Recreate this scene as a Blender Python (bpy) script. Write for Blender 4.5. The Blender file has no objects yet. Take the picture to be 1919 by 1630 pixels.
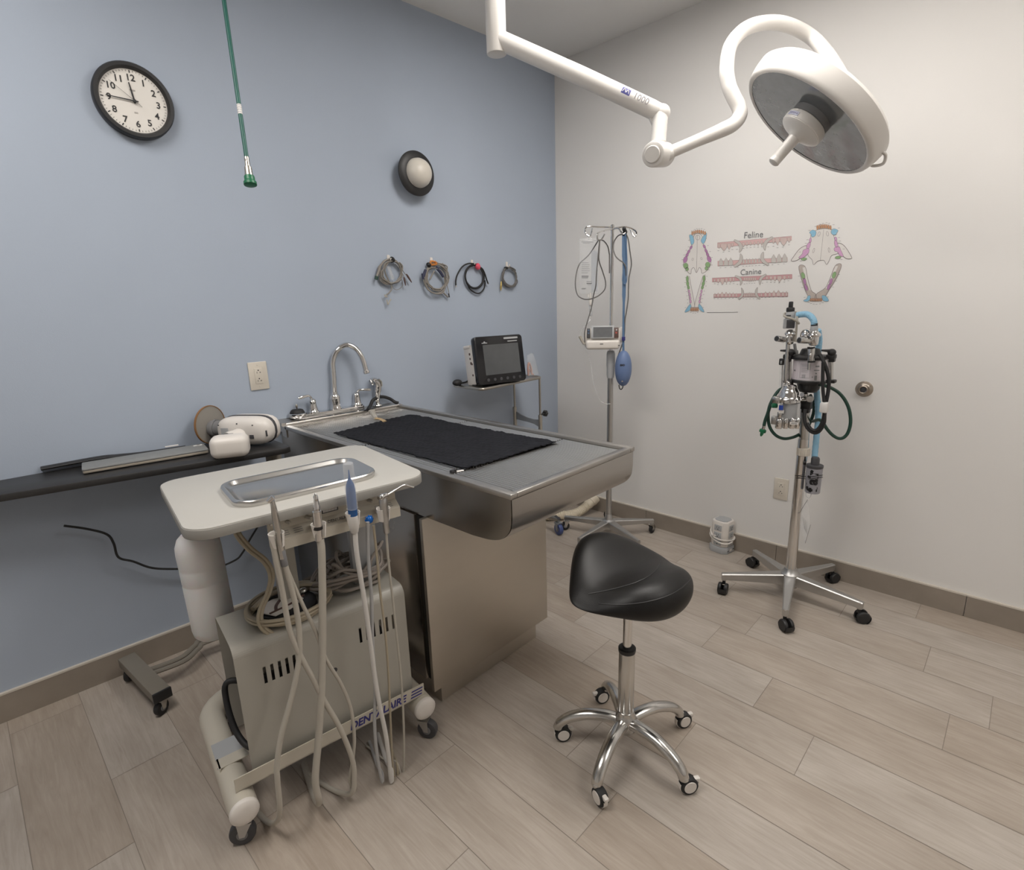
import bpy, bmesh, math, random
from math import sin, cos, pi, radians, sqrt, atan2
from mathutils import Vector as V, Matrix, noise
random.seed(7)
SC = bpy.context.scene
COL = SC.collection
SC.view_settings.view_transform = 'Standard'
SC.view_settings.look = 'None'
SC.view_settings.gamma = 1.0
SC.view_settings.use_curve_mapping = False
SC.view_settings.exposure = 1.0

# ------------------------------------------------------------------ camera (measured from the photograph)
F = 1008.0; CX, CY = 959.5, 815.0
YAW, PITCH, ROLL = radians(45.9), radians(13.8), radians(-1.77)
CAM = V((0, 0, 1.4))
def _ax(v):
    x, y, z = v
    fx = x*sin(YAW)+y*cos(YAW); rx = x*cos(YAW)-y*sin(YAW)
    a = (rx, -z, fx)
    cp, sp = cos(PITCH), sin(PITCH)
    a = (a[0], a[1]*cp-a[2]*sp, a[1]*sp+a[2]*cp)
    cr, sr = cos(ROLL), sin(ROLL)
    return (a[0]*cr-a[1]*sr, a[0]*sr+a[1]*cr, a[2])
_c = [_ax((1,0,0)), _ax((0,1,0)), _ax((0,0,1))]
RX = V([_c[i][0] for i in range(3)]); RY = V([_c[i][1] for i in range(3)]); RZ = V([_c[i][2] for i in range(3)])
def ray(px, py): return RX*((px-CX)/F)+RY*((py-CY)/F)+RZ
def onpl(px, py, n, k):
    n = V(n); r = ray(px, py); return CAM+r*((k-n.dot(CAM))/n.dot(r))
def onz(px, py, z): return onpl(px, py, (0,0,1), z)
def onx(px, py, x): return onpl(px, py, (1,0,0), x)
def ony(px, py, y): return onpl(px, py, (0,1,0), y)
def dep(px, py, d): return CAM+ray(px, py)*d
cam = bpy.data.objects.new('camera', bpy.data.cameras.new('camera'))
COL.objects.link(cam); SC.camera = cam
cam.data.sensor_fit = 'HORIZONTAL'; cam.data.sensor_width = 36.0; cam.data.lens = 36.0*F/1919.0
cam.data.clip_start = 0.05
cam.matrix_world = Matrix(((RX.x,-RY.x,-RZ.x,CAM.x),(RX.y,-RY.y,-RZ.y,CAM.y),(RX.z,-RY.z,-RZ.z,CAM.z),(0,0,0,1)))

# ------------------------------------------------------------------ materials
def lin(c):
    return tuple(((x/255.0)/12.92 if x/255.0 <= .04045 else (((x/255.0)+.055)/1.055)**2.4) for x in c)
def mat(name, col, rough=.5, metal=0.0, var=.06, vscale=12.0, bump=0.0, bscale=200.0, stretch=(1,1,1), coat=0.0, spec=.5, rvar=0.0, emit=None, estr=0.0):
    m = bpy.data.materials.new(name); m.use_nodes = True
    nt = m.node_tree; b = nt.nodes['Principled BSDF']
    b.inputs['Roughness'].default_value = rough; b.inputs['Metallic'].default_value = metal
    b.inputs['Coat Weight'].default_value = coat; b.inputs['Specular IOR Level'].default_value = spec
    tc = nt.nodes.new('ShaderNodeTexCoord'); mp = nt.nodes.new('ShaderNodeMapping')
    mp.inputs['Scale'].default_value = stretch
    nt.links.new(tc.outputs['Object'], mp.inputs['Vector'])
    nz = nt.nodes.new('ShaderNodeTexNoise'); nz.inputs['Scale'].default_value = vscale; nz.inputs['Detail'].default_value = 4
    nt.links.new(mp.outputs['Vector'], nz.inputs['Vector'])
    mx = nt.nodes.new('ShaderNodeMix'); mx.data_type = 'RGBA'
    mx.inputs['A'].default_value = (*[min(1, c*(1-var)) for c in col], 1)
    mx.inputs['B'].default_value = (*[min(1, c*(1+var)) for c in col], 1)
    nt.links.new(nz.outputs['Fac'], mx.inputs['Factor'])
    nt.links.new(mx.outputs['Result'], b.inputs['Base Color'])
    if rvar:
        mr = nt.nodes.new('ShaderNodeMapRange'); mr.inputs['To Min'].default_value = max(0.02, rough-rvar); mr.inputs['To Max'].default_value = rough+rvar
        mr.inputs['From Min'].default_value = .3; mr.inputs['From Max'].default_value = .7
        nt.links.new(nz.outputs['Fac'], mr.inputs['Value']); nt.links.new(mr.outputs['Result'], b.inputs['Roughness'])
    if bump:
        n2 = nt.nodes.new('ShaderNodeTexNoise'); n2.inputs['Scale'].default_value = bscale; n2.inputs['Detail'].default_value = 3
        nt.links.new(mp.outputs['Vector'], n2.inputs['Vector'])
        bp = nt.nodes.new('ShaderNodeBump'); bp.inputs['Strength'].default_value = bump; bp.inputs['Distance'].default_value = .002
        nt.links.new(n2.outputs['Fac'], bp.inputs['Height']); nt.links.new(bp.outputs['Normal'], b.inputs['Normal'])
    if emit:
        b.inputs['Emission Color'].default_value = (*emit, 1); b.inputs['Emission Strength'].default_value = estr
    return m
def clear(name, col=(1,1,1), rough=.05, alpha=.25, ior=1.3):
    """thin clear plastic: partly see-through, glossy"""
    m = mat(name, col, rough, 0, .03)
    b = m.node_tree.nodes['Principled BSDF']; b.inputs['Alpha'].default_value = alpha
    return m
M = {}
M['blue_wall'] = mat('blue_wallpaper', (.405,.465,.560), .75, 0, .03, 3, .12, 300)
M['white_wall'] = mat('white_paint', (.77,.755,.735), .75, 0, .02, 2.5, .10, 300)
M['ceiling'] = mat('ceiling_paint', (.78,.77,.75), .9, 0, .02, 3)
M['base_tile'] = mat('baseboard_tile', (.285,.245,.205), .5, 0, .18, 9, .15, 60)
M['caulk'] = mat('caulk', (.62,.57,.50), .6)
M['steel'] = mat('brushed_steel', (.52,.50,.475), .33, 1.0, .05, 14, .015, 400, (1,6,6), rvar=.05)
M['steel_panel'] = mat('brushed_steel_panel', (.60,.555,.49), .46, 1.0, .07, 5, .015, 400, (1,1,4), rvar=.05)
M['steel_side'] = mat('brushed_steel_side', (.47,.43,.385), .24, 1.0, .08, 6, .012, 300, rvar=.05)
M['pan_shade'] = mat('drain_pan_shade', (.10,.095,.09), .5, .6, .1, 8)  # shade between the grate rods is put into the pan's dark colour
M['grate_steel'] = mat('grate_steel', (.60,.585,.56), .36, 1.0, .04, 20)
M['chrome'] = mat('chrome', (.72,.71,.70), .09, 1.0, .02)
M['alu'] = mat('polished_aluminium', (.60,.59,.57), .22, 1.0, .05, 20)
M['alu_matt'] = mat('cast_aluminium', (.52,.515,.505), .38, 1.0, .06, 25)
M['nickel'] = mat('nickel', (.46,.43,.38), .30, 1.0, .05)
M['black'] = mat('black_plastic', (.018,.018,.019), .45, 0, .15)
M['black_rubber'] = mat('black_rubber', (.014,.014,.015), .6, 0, .15)
M['black_gloss'] = mat('gloss_black', (.012,.012,.014), .18, 0, .1)
M['leather'] = mat('black_vinyl', (.008,.0076,.0076), .42, 0, .15, 30, .16, 420, spec=.35)
M['mat_cloth'] = mat('black_towel', (.0150,.0158,.0195), .95, 0, .55, 45, .6, 300, spec=.15)
M['cream'] = mat('cream_enamel', (.405,.388,.342), .38, 0, .03, 8)
M['cream_bright'] = mat('cream_metal', (.56,.52,.44), .4, 0, .03, 8)
M['top_lam'] = mat('beige_laminate', (.445,.432,.400), .5, 0, .02, 10, .05, 300)
M['top_edge'] = mat('beige_edge_band', (.33,.32,.295), .5, 0, .03)
M['hose_cream'] = mat('cream_hose', (.44,.41,.355), .45, 0, .04)
M['hose_grey'] = mat('grey_hose', (.40,.40,.40), .4, 0, .04)
M['hose_white'] = mat('white_hose', (.62,.60,.57), .4, 0, .04)
M['cord_beige'] = mat('beige_cord', (.40,.345,.255), .5, 0, .06)
M['cord_grey'] = mat('grey_cord', (.29,.255,.225), .5, 0, .06)
M['white_plastic'] = mat('white_plastic', (.74,.70,.655), .35, 0, .02)
M['white_lamp'] = mat('white_powder_coat', (.74,.715,.68), .32, 0, .02)
M['ivory'] = mat('ivory_plastic', (.68,.63,.55), .35, 0, .02)
M['bottle'] = mat('milky_bottle', (.70,.70,.70), .4, 0, .03)
M['bottle'].node_tree.nodes['Principled BSDF'].inputs['Subsurface Weight'].default_value = .25
M['green_hose'] = mat('green_hose', (.010,.095,.075), .45, 0, .1)
M['green_cap'] = mat('green_cap', (.008,.14,.06), .4, 0, .1)
M['dk_green'] = mat('dark_green_hose', (.012,.05,.035), .45, 0, .1)
M['blue_hose'] = mat('light_blue_hose', (.30,.56,.76), .4, 0, .05)
M['blue_bulb'] = mat('blue_silicone', (.135,.20,.37), .45, 0, .04)
M['blue_strap'] = mat('blue_strap', (.10,.18,.31), .6, 0, .06)
M['blue_dye'] = mat('blue_liquid', (.02,.10,.30), .25, 0, .06)
M['blue_knob'] = mat('blue_knob', (.0,.12,.50), .15, 0, .05)
M['blue_label'] = mat('blue_print', (.02,.06,.35), .5)
M['navy'] = mat('navy_print', (.035,.035,.20), .5)
M['ink'] = mat('black_ink', (.03,.03,.032), .6)
M['grey_ink'] = mat('grey_ink', (.16,.15,.15), .6)
M['lt_grey'] = mat('light_grey_plastic', (.42,.43,.44), .45, 0, .03)
M['grey'] = mat('mid_grey_plastic', (.20,.20,.205), .5, 0, .04)
M['dk_grey'] = mat('dark_grey_plastic', (.055,.055,.06), .5, 0, .05)
M['screen'] = mat('screen_glass', (.085,.09,.095), .16, 0, .25, 9)
M['screen_matt'] = mat('pump_screen', (.11,.115,.12), .45, 0, .25, 30)
M['slab'] = mat('grey_panel', (.27,.275,.27), .5, .3, .05)
M['slab_edge'] = mat('champagne_edge', (.60,.54,.45), .35, .6, .04)
M['tan_steel'] = mat('taupe_enamel', (.20,.18,.15), .45, 0, .04)
M['lead'] = mat('smoky_shield', (.30,.28,.25), .3, 0, .05)
M['amber'] = mat('amber_rim', (.26,.13,.05), .3, 0, .1)
M['ribbed'] = mat('ribbed_hose', (.66,.59,.47), .5, 0, .04)
M['wheel_blue'] = mat('blue_wheel', (.06,.09,.24), .5, 0, .06)
M['fork_grey'] = mat('fork_grey', (.30,.32,.34), .4, .3, .05)
M['face_white'] = mat('clock_face', (.80,.77,.72), .5)
M['glow_globe'] = mat('opal_globe', (.66,.62,.55), .35, 0, .02)
M['granules'] = mat('white_granules', (.66,.60,.62), .8, 0, .12, 160, .5, 160)
M['paper'] = mat('paper_label', (.70,.68,.66), .6, 0, .03)
M['pink'] = mat('pink_print', (.66,.44,.43), .6, 0, .06, 60)
M['gum_dark'] = mat('gum_print', (.60,.34,.35), .6, 0, .06, 60)
M['tooth'] = mat('tooth_print', (.62,.50,.47), .6, 0, .06, 60)
M['tooth_grey'] = mat('grey_tooth_print', (.55,.52,.49), .6, 0, .06, 60)
M['skull'] = mat('bone_print', (.72,.695,.665), .7)
M['bone_brown'] = mat('brown_bone_print', (.50,.44,.40), .6, 0, .08, 60)
M['orange'] = mat('orange_print', (.66,.30,.12), .6, 0, .1, 60)
M['sky_print'] = mat('blue_tooth_print', (.26,.50,.66), .6, 0, .08, 60)
M['purple'] = mat('purple_print', (.45,.22,.42), .6, 0, .1, 60)
M['mauve'] = mat('mauve_print', (.62,.36,.56), .6, 0, .08, 60)
M['green_print'] = mat('green_tooth_print', (.26,.42,.20), .6, 0, .1, 60)
M['outline'] = mat('outline_print', (.20,.17,.17), .6)
M['red'] = mat('red_print', (.50,.10,.08), .6)
M['coral'] = mat('coral_hook_tape', (.80,.10,.16), .7)
M['orange_clip'] = mat('orange_clip', (.55,.20,.04), .6)
M['cable_taupe'] = mat('taupe_cable', (.25,.23,.205), .5, 0, .06)
M['cable_grey'] = mat('grey_cable', (.14,.135,.13), .5, 0, .06)
M['brown_clip'] = mat('brown_clip', (.10,.055,.045), .5)
M['brass'] = mat('brass', (.60,.44,.16), .3, 1.0, .04)
M['bronze'] = mat('satin_bronze', (.38,.33,.28), .35, 1.0, .05)
M['tape'] = mat('tan_tape', (.45,.32,.17), .6, 0, .1)
M['bag'] = clear('clear_bag', (.80,.82,.84), .08, .17)
M['clear'] = clear('clear_plastic', (.86,.87,.88), .08, .21)
M['clear_grey'] = clear('clear_grey_plastic', (.62,.64,.66), .10, .36)
M['bag_blue'] = clear('bluish_fluid', (.42,.50,.60), .1, .22)
M['lens'] = mat('lamp_glass', (.25,.265,.275), .09, .55, .25, 22, .25, 26, spec=.8)

def plank_mat():
    m = bpy.data.materials.new('wood_look_tile'); m.use_nodes = True
    nt = m.node_tree; b = nt.nodes['Principled BSDF']; L = nt.links.new
    geo = nt.nodes.new('ShaderNodeNewGeometry'); tc = nt.nodes.new('ShaderNodeTexCoord')
    cmb = nt.nodes.new('ShaderNodeCombineXYZ'); mul = nt.nodes.new('ShaderNodeMath'); mul.operation = 'MULTIPLY'; mul.inputs[1].default_value = 37.0
    L(geo.outputs['Random Per Island'], mul.inputs[0]); L(mul.outputs[0], cmb.inputs['X']); L(mul.outputs[0], cmb.inputs['Z'])
    add = nt.nodes.new('ShaderNodeVectorMath'); add.operation = 'ADD'
    L(tc.outputs['Object'], add.inputs[0]); L(cmb.outputs[0], add.inputs[1])
    mp = nt.nodes.new('ShaderNodeMapping'); mp.inputs['Scale'].default_value = (34, 2.6, 1); L(add.outputs[0], mp.inputs['Vector'])
    n1 = nt.nodes.new('ShaderNodeTexNoise'); n1.inputs['Scale'].default_value = 1.6; n1.inputs['Detail'].default_value = 7; n1.inputs['Roughness'].default_value = .62; n1.inputs['Distortion'].default_value = 1.6
    L(mp.outputs[0], n1.inputs['Vector'])
    mp2 = nt.nodes.new('ShaderNodeMapping'); mp2.inputs['Scale'].default_value = (8, 3.5, 1); L(add.outputs[0], mp2.inputs['Vector'])
    n2 = nt.nodes.new('ShaderNodeTexNoise'); n2.inputs['Scale'].default_value = 1.4; n2.inputs['Detail'].default_value = 5
    L(mp2.outputs[0], n2.inputs['Vector'])
    r1 = nt.nodes.new('ShaderNodeValToRGB'); r1.color_ramp.elements[0].position = .30; r1.color_ramp.elements[1].position = .72
    r1.color_ramp.elements[0].color = (.385,.335,.285,1); r1.color_ramp.elements[1].color = (.475,.425,.375,1)
    L(n1.outputs['Fac'], r1.inputs['Fac'])
    r2 = nt.nodes.new('ShaderNodeValToRGB'); r2.color_ramp.elements[0].position = .0; r2.color_ramp.elements[1].position = 1
    r2.color_ramp.elements[0].color = (.88,.845,.81,1); r2.color_ramp.elements[1].color = (1.03,1.05,1.07,1)
    L(geo.outputs['Random Per Island'], r2.inputs['Fac'])
    r3 = nt.nodes.new('ShaderNodeValToRGB'); r3.color_ramp.elements[0].position = .3; r3.color_ramp.elements[1].position = .7
    r3.color_ramp.elements[0].color = (.90,.885,.87,1); r3.color_ramp.elements[1].color = (1.05,1.05,1.05,1)
    L(n2.outputs['Fac'], r3.inputs['Fac'])
    m1 = nt.nodes.new('ShaderNodeMix'); m1.data_type = 'RGBA'; m1.blend_type = 'MULTIPLY'; m1.inputs['Factor'].default_value = 1
    m2 = nt.nodes.new('ShaderNodeMix'); m2.data_type = 'RGBA'; m2.blend_type = 'MULTIPLY'; m2.inputs['Factor'].default_value = 1
    L(r1.outputs['Color'], m1.inputs['A']); L(r2.outputs['Color'], m1.inputs['B']); L(m1.outputs['Result'], m2.inputs['A']); L(r3.outputs['Color'], m2.inputs['B'])
    L(m2.outputs['Result'], b.inputs['Base Color'])
    b.inputs['Roughness'].default_value = .55; b.inputs['Specular IOR Level'].default_value = .35
    bp = nt.nodes.new('ShaderNodeBump'); bp.inputs['Strength'].default_value = .12; bp.inputs['Distance'].default_value = .002
    L(n1.outputs['Fac'], bp.inputs['Height']); L(bp.outputs['Normal'], b.inputs['Normal'])
    return m
M['plank'] = plank_mat()
M['grout'] = mat('grout', (.25,.215,.18), .8)

# ------------------------------------------------------------------ mesh building
def frame(o, x, y, z=None):
    x = V(x).normalized(); y = V(y).normalized(); z = V(z).normalized() if z else x.cross(y).normalized()
    return Matrix(((x.x,y.x,z.x,o[0]),(x.y,y.y,z.y,o[1]),(x.z,y.z,z.z,o[2]),(0,0,0,1)))
I4 = Matrix.Identity(4)
def sm(pts, n=8, closed=False):
    """Catmull-Rom through points"""
    P = [V(p) for p in pts]; N = len(P); out = []
    rng = range(N) if closed else range(N-1)
    for i in rng:
        a = P[(i-1) % N] if (closed or i > 0) else P[0]*2-P[1]
        b = P[i]; c = P[(i+1) % N]
        d = P[(i+2) % N] if (closed or i+2 < N) else P[-1]*2-P[-2]
        for j in range(n):
            t = j/n
            out.append(.5*((2*b)+(c-a)*t+(2*a-5*b+4*c-d)*t*t+(3*b-a-3*c+d)*t**3))
    if not closed: out.append(P[-1].copy())
    return out
def arc(c, r, a0, a1, n=10): return [(c[0]+r*cos(a0+(a1-a0)*i/n), c[1]+r*sin(a0+(a1-a0)*i/n)) for i in range(n+1)]
def rrect(x0, x1, y0, y1, r, n=6):
    return arc((x1-r,y0+r),r,-pi/2,0,n)+arc((x1-r,y1-r),r,0,pi/2,n)+arc((x0+r,y1-r),r,pi/2,pi,n)+arc((x0+r,y0+r),r,pi,1.5*pi,n)
class MB:
    def __init__(s, m=None): s.v = []; s.f = []; s.m = m or I4; s.mi = []; s.cur = 0
    def add(s, vs, fs, m=None):
        m = m or s.m; o = len(s.v)
        s.v += [m @ V(p) for p in vs]; s.f += [tuple(o+i for i in f) for f in fs]; s.mi += [s.cur]*len(fs); return s
    def bm(s, b, m=None):
        b.verts.ensure_lookup_table(); b.verts.index_update()
        s.add([v.co.copy() for v in b.verts], [[v.index for v in f.verts] for f in b.faces], m); b.free(); return s
    def box(s, c, d, bev=0, seg=2, m=None, rot=None):
        b = bmesh.new(); bmesh.ops.create_cube(b, size=1)
        for v in b.verts: v.co = V((v.co.x*d[0], v.co.y*d[1], v.co.z*d[2]))
        if bev: bmesh.ops.bevel(b, geom=b.edges[:], offset=min(bev, min(d)*.49), segments=seg, affect='EDGES', profile=.5)
        for v in b.verts:
            if rot: v.co = rot @ v.co
            v.co += V(c)
        return s.bm(b, m)
    def bx(s, x0, x1, y0, y1, z0, z1, bev=0, seg=2): return s.box(((x0+x1)/2,(y0+y1)/2,(z0+z1)/2), (abs(x1-x0),abs(y1-y0),abs(z1-z0)), bev, seg)
    def lathe(s, prof, o=(0,0,0), ax=(0,0,1), n=24, a0=0, a1=2*pi, xref=None, cap=True):
        ax = V(ax).normalized(); t = V(xref) if xref else (V((1,0,0)) if abs(ax.x) < .9 else V((0,1,0)))
        e1 = (t-ax*t.dot(ax)).normalized(); e2 = ax.cross(e1); o = V(o)
        full = abs(a1-a0-2*pi) < 1e-6; k = n if full else n+1
        vs = []; fs = []
        for (r, h) in prof:
            for i in range(k):
                a = a0+(a1-a0)*i/n
                vs.append(o+ax*h+(e1*cos(a)+e2*sin(a))*max(r, 1e-5))
        for j in range(len(prof)-1):
            for i in range(n if full else n):
                i2 = (i+1) % k if full else i+1
                fs.append((j*k+i, j*k+i2, (j+1)*k+i2, (j+1)*k+i))
        if full and cap:
            if prof[0][0] > 1e-4: fs.append(tuple(range(k-1,-1,-1)))
            if prof[-1][0] > 1e-4: fs.append(tuple((len(prof)-1)*k+i for i in range(k)))
        return s.add(vs, fs)
    def cyl(s, p0, p1, r0, r1=None, n=20, bev=0):
        p0 = V(p0); p1 = V(p1); d = p1-p0; L = d.length; r1 = r0 if r1 is None else r1
        if bev: prof = [(r0-bev,0),(r0-bev*.3,bev*.3),(r0,bev),(r1,L-bev),(r1-bev*.3,L-bev*.3),(r1-bev,L)]
        else: prof = [(r0,0),(r1,L)]
        return s.lathe(prof, p0, d, n)
    def tube(s, pts, r, n=10, closed=False, flat=None, cap=True):
        P = [V(p) for p in pts]; N = len(P); vs = []; fs = []
        T = []
        for i in range(N):
            a = P[(i-1) % N] if (closed or i > 0) else P[i]; b = P[(i+1) % N] if (closed or i < N-1) else P[i]
            d = b-a; T.append(d.normalized() if d.length > 1e-9 else V((0,0,1)))
        up = V(flat) if flat else (V((0,0,1)) if abs(T[0].z) < .9 else V((1,0,0)))
        nn = (up-T[0]*up.dot(T[0])).normalized()
        for i in range(N):
            if flat: nn2 = V(flat)-T[i]*V(flat).dot(T[i]); nn = nn2.normalized() if nn2.length > 1e-6 else nn
            else:
                nn = nn-T[i]*nn.dot(T[i]); nn = nn.normalized() if nn.length > 1e-6 else T[i].orthogonal().normalized()
            bb = T[i].cross(nn)
            q = r[i] if isinstance(r, list) else r
            ra, rb = (q if isinstance(q, tuple) else (q, q))
            for j in range(n):
                a = 2*pi*j/n; vs.append(P[i]+nn*(cos(a)*ra)+bb*(sin(a)*rb))
        for i in range(N if closed else N-1):
            i2 = (i+1) % N
            for j in range(n): fs.append((i*n+j, i*n+(j+1) % n, i2*n+(j+1) % n, i2*n+j))
        if cap and not closed: fs.append(tuple(range(n-1,-1,-1))); fs.append(tuple((N-1)*n+j for j in range(n)))
        return s.add(vs, fs)
    def ball(s, c, r, n=20, k=12, m=None, sq=1.0):
        rr = r if isinstance(r, (tuple, list)) else (r, r, r); vs = []; fs = []
        def pw(x): return math.copysign(abs(x)**sq, x)
        for i in range(k+1):
            t = -pi/2+pi*i/k
            for j in range(n):
                a = 2*pi*j/n
                vs.append(V((c[0]+rr[0]*pw(cos(t))*pw(cos(a)), c[1]+rr[1]*pw(cos(t))*pw(sin(a)), c[2]+rr[2]*pw(sin(t)))))
        for i in range(k):
            for j in range(n): fs.append((i*n+j, i*n+(j+1) % n, (i+1)*n+(j+1) % n, (i+1)*n+j))
        return s.add(vs, fs, m)
    def prism(s, poly, d):
        """poly: list of 3D points; d: extrusion vector"""
        P = [V(p) for p in poly]; d = V(d); n = len(P)
        fs = [tuple(range(n-1,-1,-1)), tuple(range(n, 2*n))]+[(i, (i+1) % n, n+(i+1) % n, n+i) for i in range(n)]
        return s.add(P+[p+d for p in P], fs)
    def slab(s, poly2, z0, z1, bev=0.0):
        """2-D outline in local xy, from z0 to z1, edges eased by bev"""
        P = [V((p[0], p[1])) for p in poly2]; n = len(P)
        A = sum(P[i].x*P[(i+1) % n].y-P[(i+1) % n].x*P[i].y for i in range(n))
        if A < 0: P.reverse()
        def inset(b):
            out = []
            for i in range(n):
                e1 = (P[i]-P[i-1]); e2 = (P[(i+1) % n]-P[i])
                n1 = V((-e1.y, e1.x)); n2 = V((-e2.y, e2.x))
                if n1.length: n1.normalize()
                if n2.length: n2.normalize()
                q = n1+n2; q = q.normalized() if q.length > 1e-6 else n1
                out.append(P[i]+q*(b/max(.5, q.dot(n1))))
            return out
        lv = [(0, z0), (0, z1)] if not bev else [(bev, z0), (bev*.3, z0+bev*.3), (0, z0+bev), (0, z1-bev), (bev*.3, z1-bev*.3), (bev, z1)]
        vs = []; fs = []
        for b, z in lv: vs += [V((q.x, q.y, z)) for q in (inset(b) if b else P)]
        for j in range(len(lv)-1):
            for i in range(n): fs.append((j*n+i, j*n+(i+1) % n, (j+1)*n+(i+1) % n, (j+1)*n+i))
        fs.append(tuple(range(n-1,-1,-1))); fs.append(tuple((len(lv)-1)*n+i for i in range(n)))
        return s.add(vs, fs)
    def poly(s, pts):  return s.add(pts, [tuple(range(len(pts)))])
    def build(s, name, material, parent=None, angle=40, flip=True):
        me = bpy.data.meshes.new(name)
        xs = [p.x for p in s.v]; ys = [p.y for p in s.v]; zs = [p.z for p in s.v]
        o = V(((min(xs)+max(xs))/2, (min(ys)+max(ys))/2, min(zs)))
        me.from_pydata([tuple(p-o) for p in s.v], [], s.f)
        mats = material if isinstance(material, list) else [material]
        for q in mats: me.materials.append(M[q] if isinstance(q, str) else q)
        for p, k in zip(me.polygons, s.mi): p.material_index = k
        if flip:
            b = bmesh.new(); b.from_mesh(me); bmesh.ops.recalc_face_normals(b, faces=b.faces[:]); b.to_mesh(me); b.free()
        for p in me.polygons: p.use_smooth = True
        me.set_sharp_from_angle(angle=radians(angle))
        ob = bpy.data.objects.new(name, me); COL.objects.link(ob)
        WL[ob] = o
        if parent: ob.parent = parent; ob.location = o-WL[parent]
        else: ob.location = o
        return ob
WL = {}
def thing(name, label, cat, loc, group=None):
    o = bpy.data.objects.new(name, None); COL.objects.link(o); o.location = V(loc); WL[o] = V(loc)
    o.empty_display_size = .05
    return tag(o, label, cat, group)
def tag(o, label, cat, group=None, kind=None):
    o['label'] = label; o['category'] = cat
    if group: o['group'] = group
    if kind: o['kind'] = kind
    return o
def struct(o): o['kind'] = 'structure'; return o
def text(s, size, fr, material, parent, name='lettering', ext=.0004, align='CENTER', shear=0.0, bold=0.0, sx=1.0):
    cu = bpy.data.curves.new('t', 'FONT'); cu.body = s; cu.size = size; cu.align_x = align; cu.align_y = 'CENTER'
    cu.extrude = ext; cu.shear = shear; cu.offset = bold; cu.resolution_u = 3
    ob = bpy.data.objects.new('t', cu); COL.objects.link(ob)
    dg = bpy.context.evaluated_depsgraph_get(); me = ob.evaluated_get(dg).to_mesh()
    mb = MB(fr @ Matrix.Scale(sx, 4, (1,0,0)))
    mb.add([v.co.copy() for v in me.vertices], [tuple(p.vertices) for p in me.polygons])
    ob.evaluated_get(dg).to_mesh_clear(); bpy.data.objects.remove(ob); bpy.data.curves.remove(cu)
    return mb.build(name, material, parent, flip=False)
# ------------------------------------------------------------------ the room
XW = 2.883; CORN = V((2.8832, 2.340, 0)); WA = radians(-2.53)
U = V((cos(WA), sin(WA), 0)); NB = V((-U.y, U.x, 0)); KB = NB.dot(CORN)
UP = V((0,0,1)); IN = -NB                                  # blue wall: U runs to the corner, IN points into the room
def wl(px, py, off=0.0): return onpl(px, py, NB, KB-off)   # a point at distance off before the blue wall
def wr(px, py, off=0.0): return onx(px, py, XW-off)        # the same for the white wall
def bf(p): return frame(p, U, UP, IN)
def wf(p): return frame(p, (0,-1,0), UP, (-1,0,0))
ZC = 2.80; XL = -2.4; YN = -2.4
LW = (CORN-U*5.35)
mb = MB(); mb.prism([CORN, LW, LW+UP*ZC, CORN+UP*ZC], NB*.1); struct(mb.build('wall_left', 'blue_wall'))
mb = MB(); mb.bx(XW, XW+.1, YN-.1, 2.55, 0, ZC); struct(mb.build('wall_right', 'white_wall'))
mb = MB(); mb.bx(XL-.1, XW, YN-.1, YN, 0, ZC); struct(mb.build('wall_front', 'white_wall'))
mb = MB(); mb.bx(XL-.1, XL, YN, 2.7, 0, ZC); struct(mb.build('wall_back', 'white_wall'))
mb = MB(); mb.bx(XL-.1, XW+.1, YN-.1, 2.8, ZC, ZC+.08); struct(mb.build('ceiling', 'ceiling'))
# floor: tile planks, long side along y
mb = MB(); mb.bx(XL-.1, XW+.1, YN-.1, 2.8, -.06, -.0010); mb.cur = 1
offs = {0:.332, 1:.527, 2:.808, 3:.708, 4:.122, 5:.45, 6:.2, -1:.64, -2:.88}
PW, PL, G = .2018, .785, .0010
for k in range(-20, 8):
    x0 = 1.512+PW*k; x1 = x0+PW
    if x0 > XW: continue
    oy = offs.get(k, (k*.293) % PL)
    j0 = math.floor((YN-.1-oy)/PL)
    y = oy+j0*PL
    while y < 2.6:
        mb.add([(x0+G,max(y+G,YN-.1),0),(min(x1-G,XW),max(y+G,YN-.1),0),(min(x1-G,XW),y+PL-G,0),(x0+G,y+PL-G,0)], [(0,1,2,3)])
        y += PL
struct(mb.build('floor', ['grout', 'plank'], flip=False))
# tile baseboards with a caulk line
mb = MB(); mb.prism([CORN+IN*.0, LW, LW+IN*.012, CORN+IN*.012-U*.0], UP*.104); b1 = struct(mb.build('baseboard_left', 'base_tile'))
mb = MB(); mb.prism([CORN+UP*.104, LW+UP*.104, LW+UP*.104+IN*.013, CORN+UP*.104+IN*.013], UP*.007); mb.build('caulk_line', 'caulk', b1)
mb = MB()
ys = [2.34, 1.62, .8365, .05, -.73, -1.5, YN]
for a, b in zip(ys, ys[1:]): mb.bx(XW-.012, XW, b+.0012, a-.0012, 0, .098)
b2 = struct(mb.build('baseboard_right', 'base_tile'))
mb = MB(); mb.bx(XW-.013, XW, YN, 2.34, .098, .105); mb.build('caulk_line', 'caulk', b2)

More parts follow.
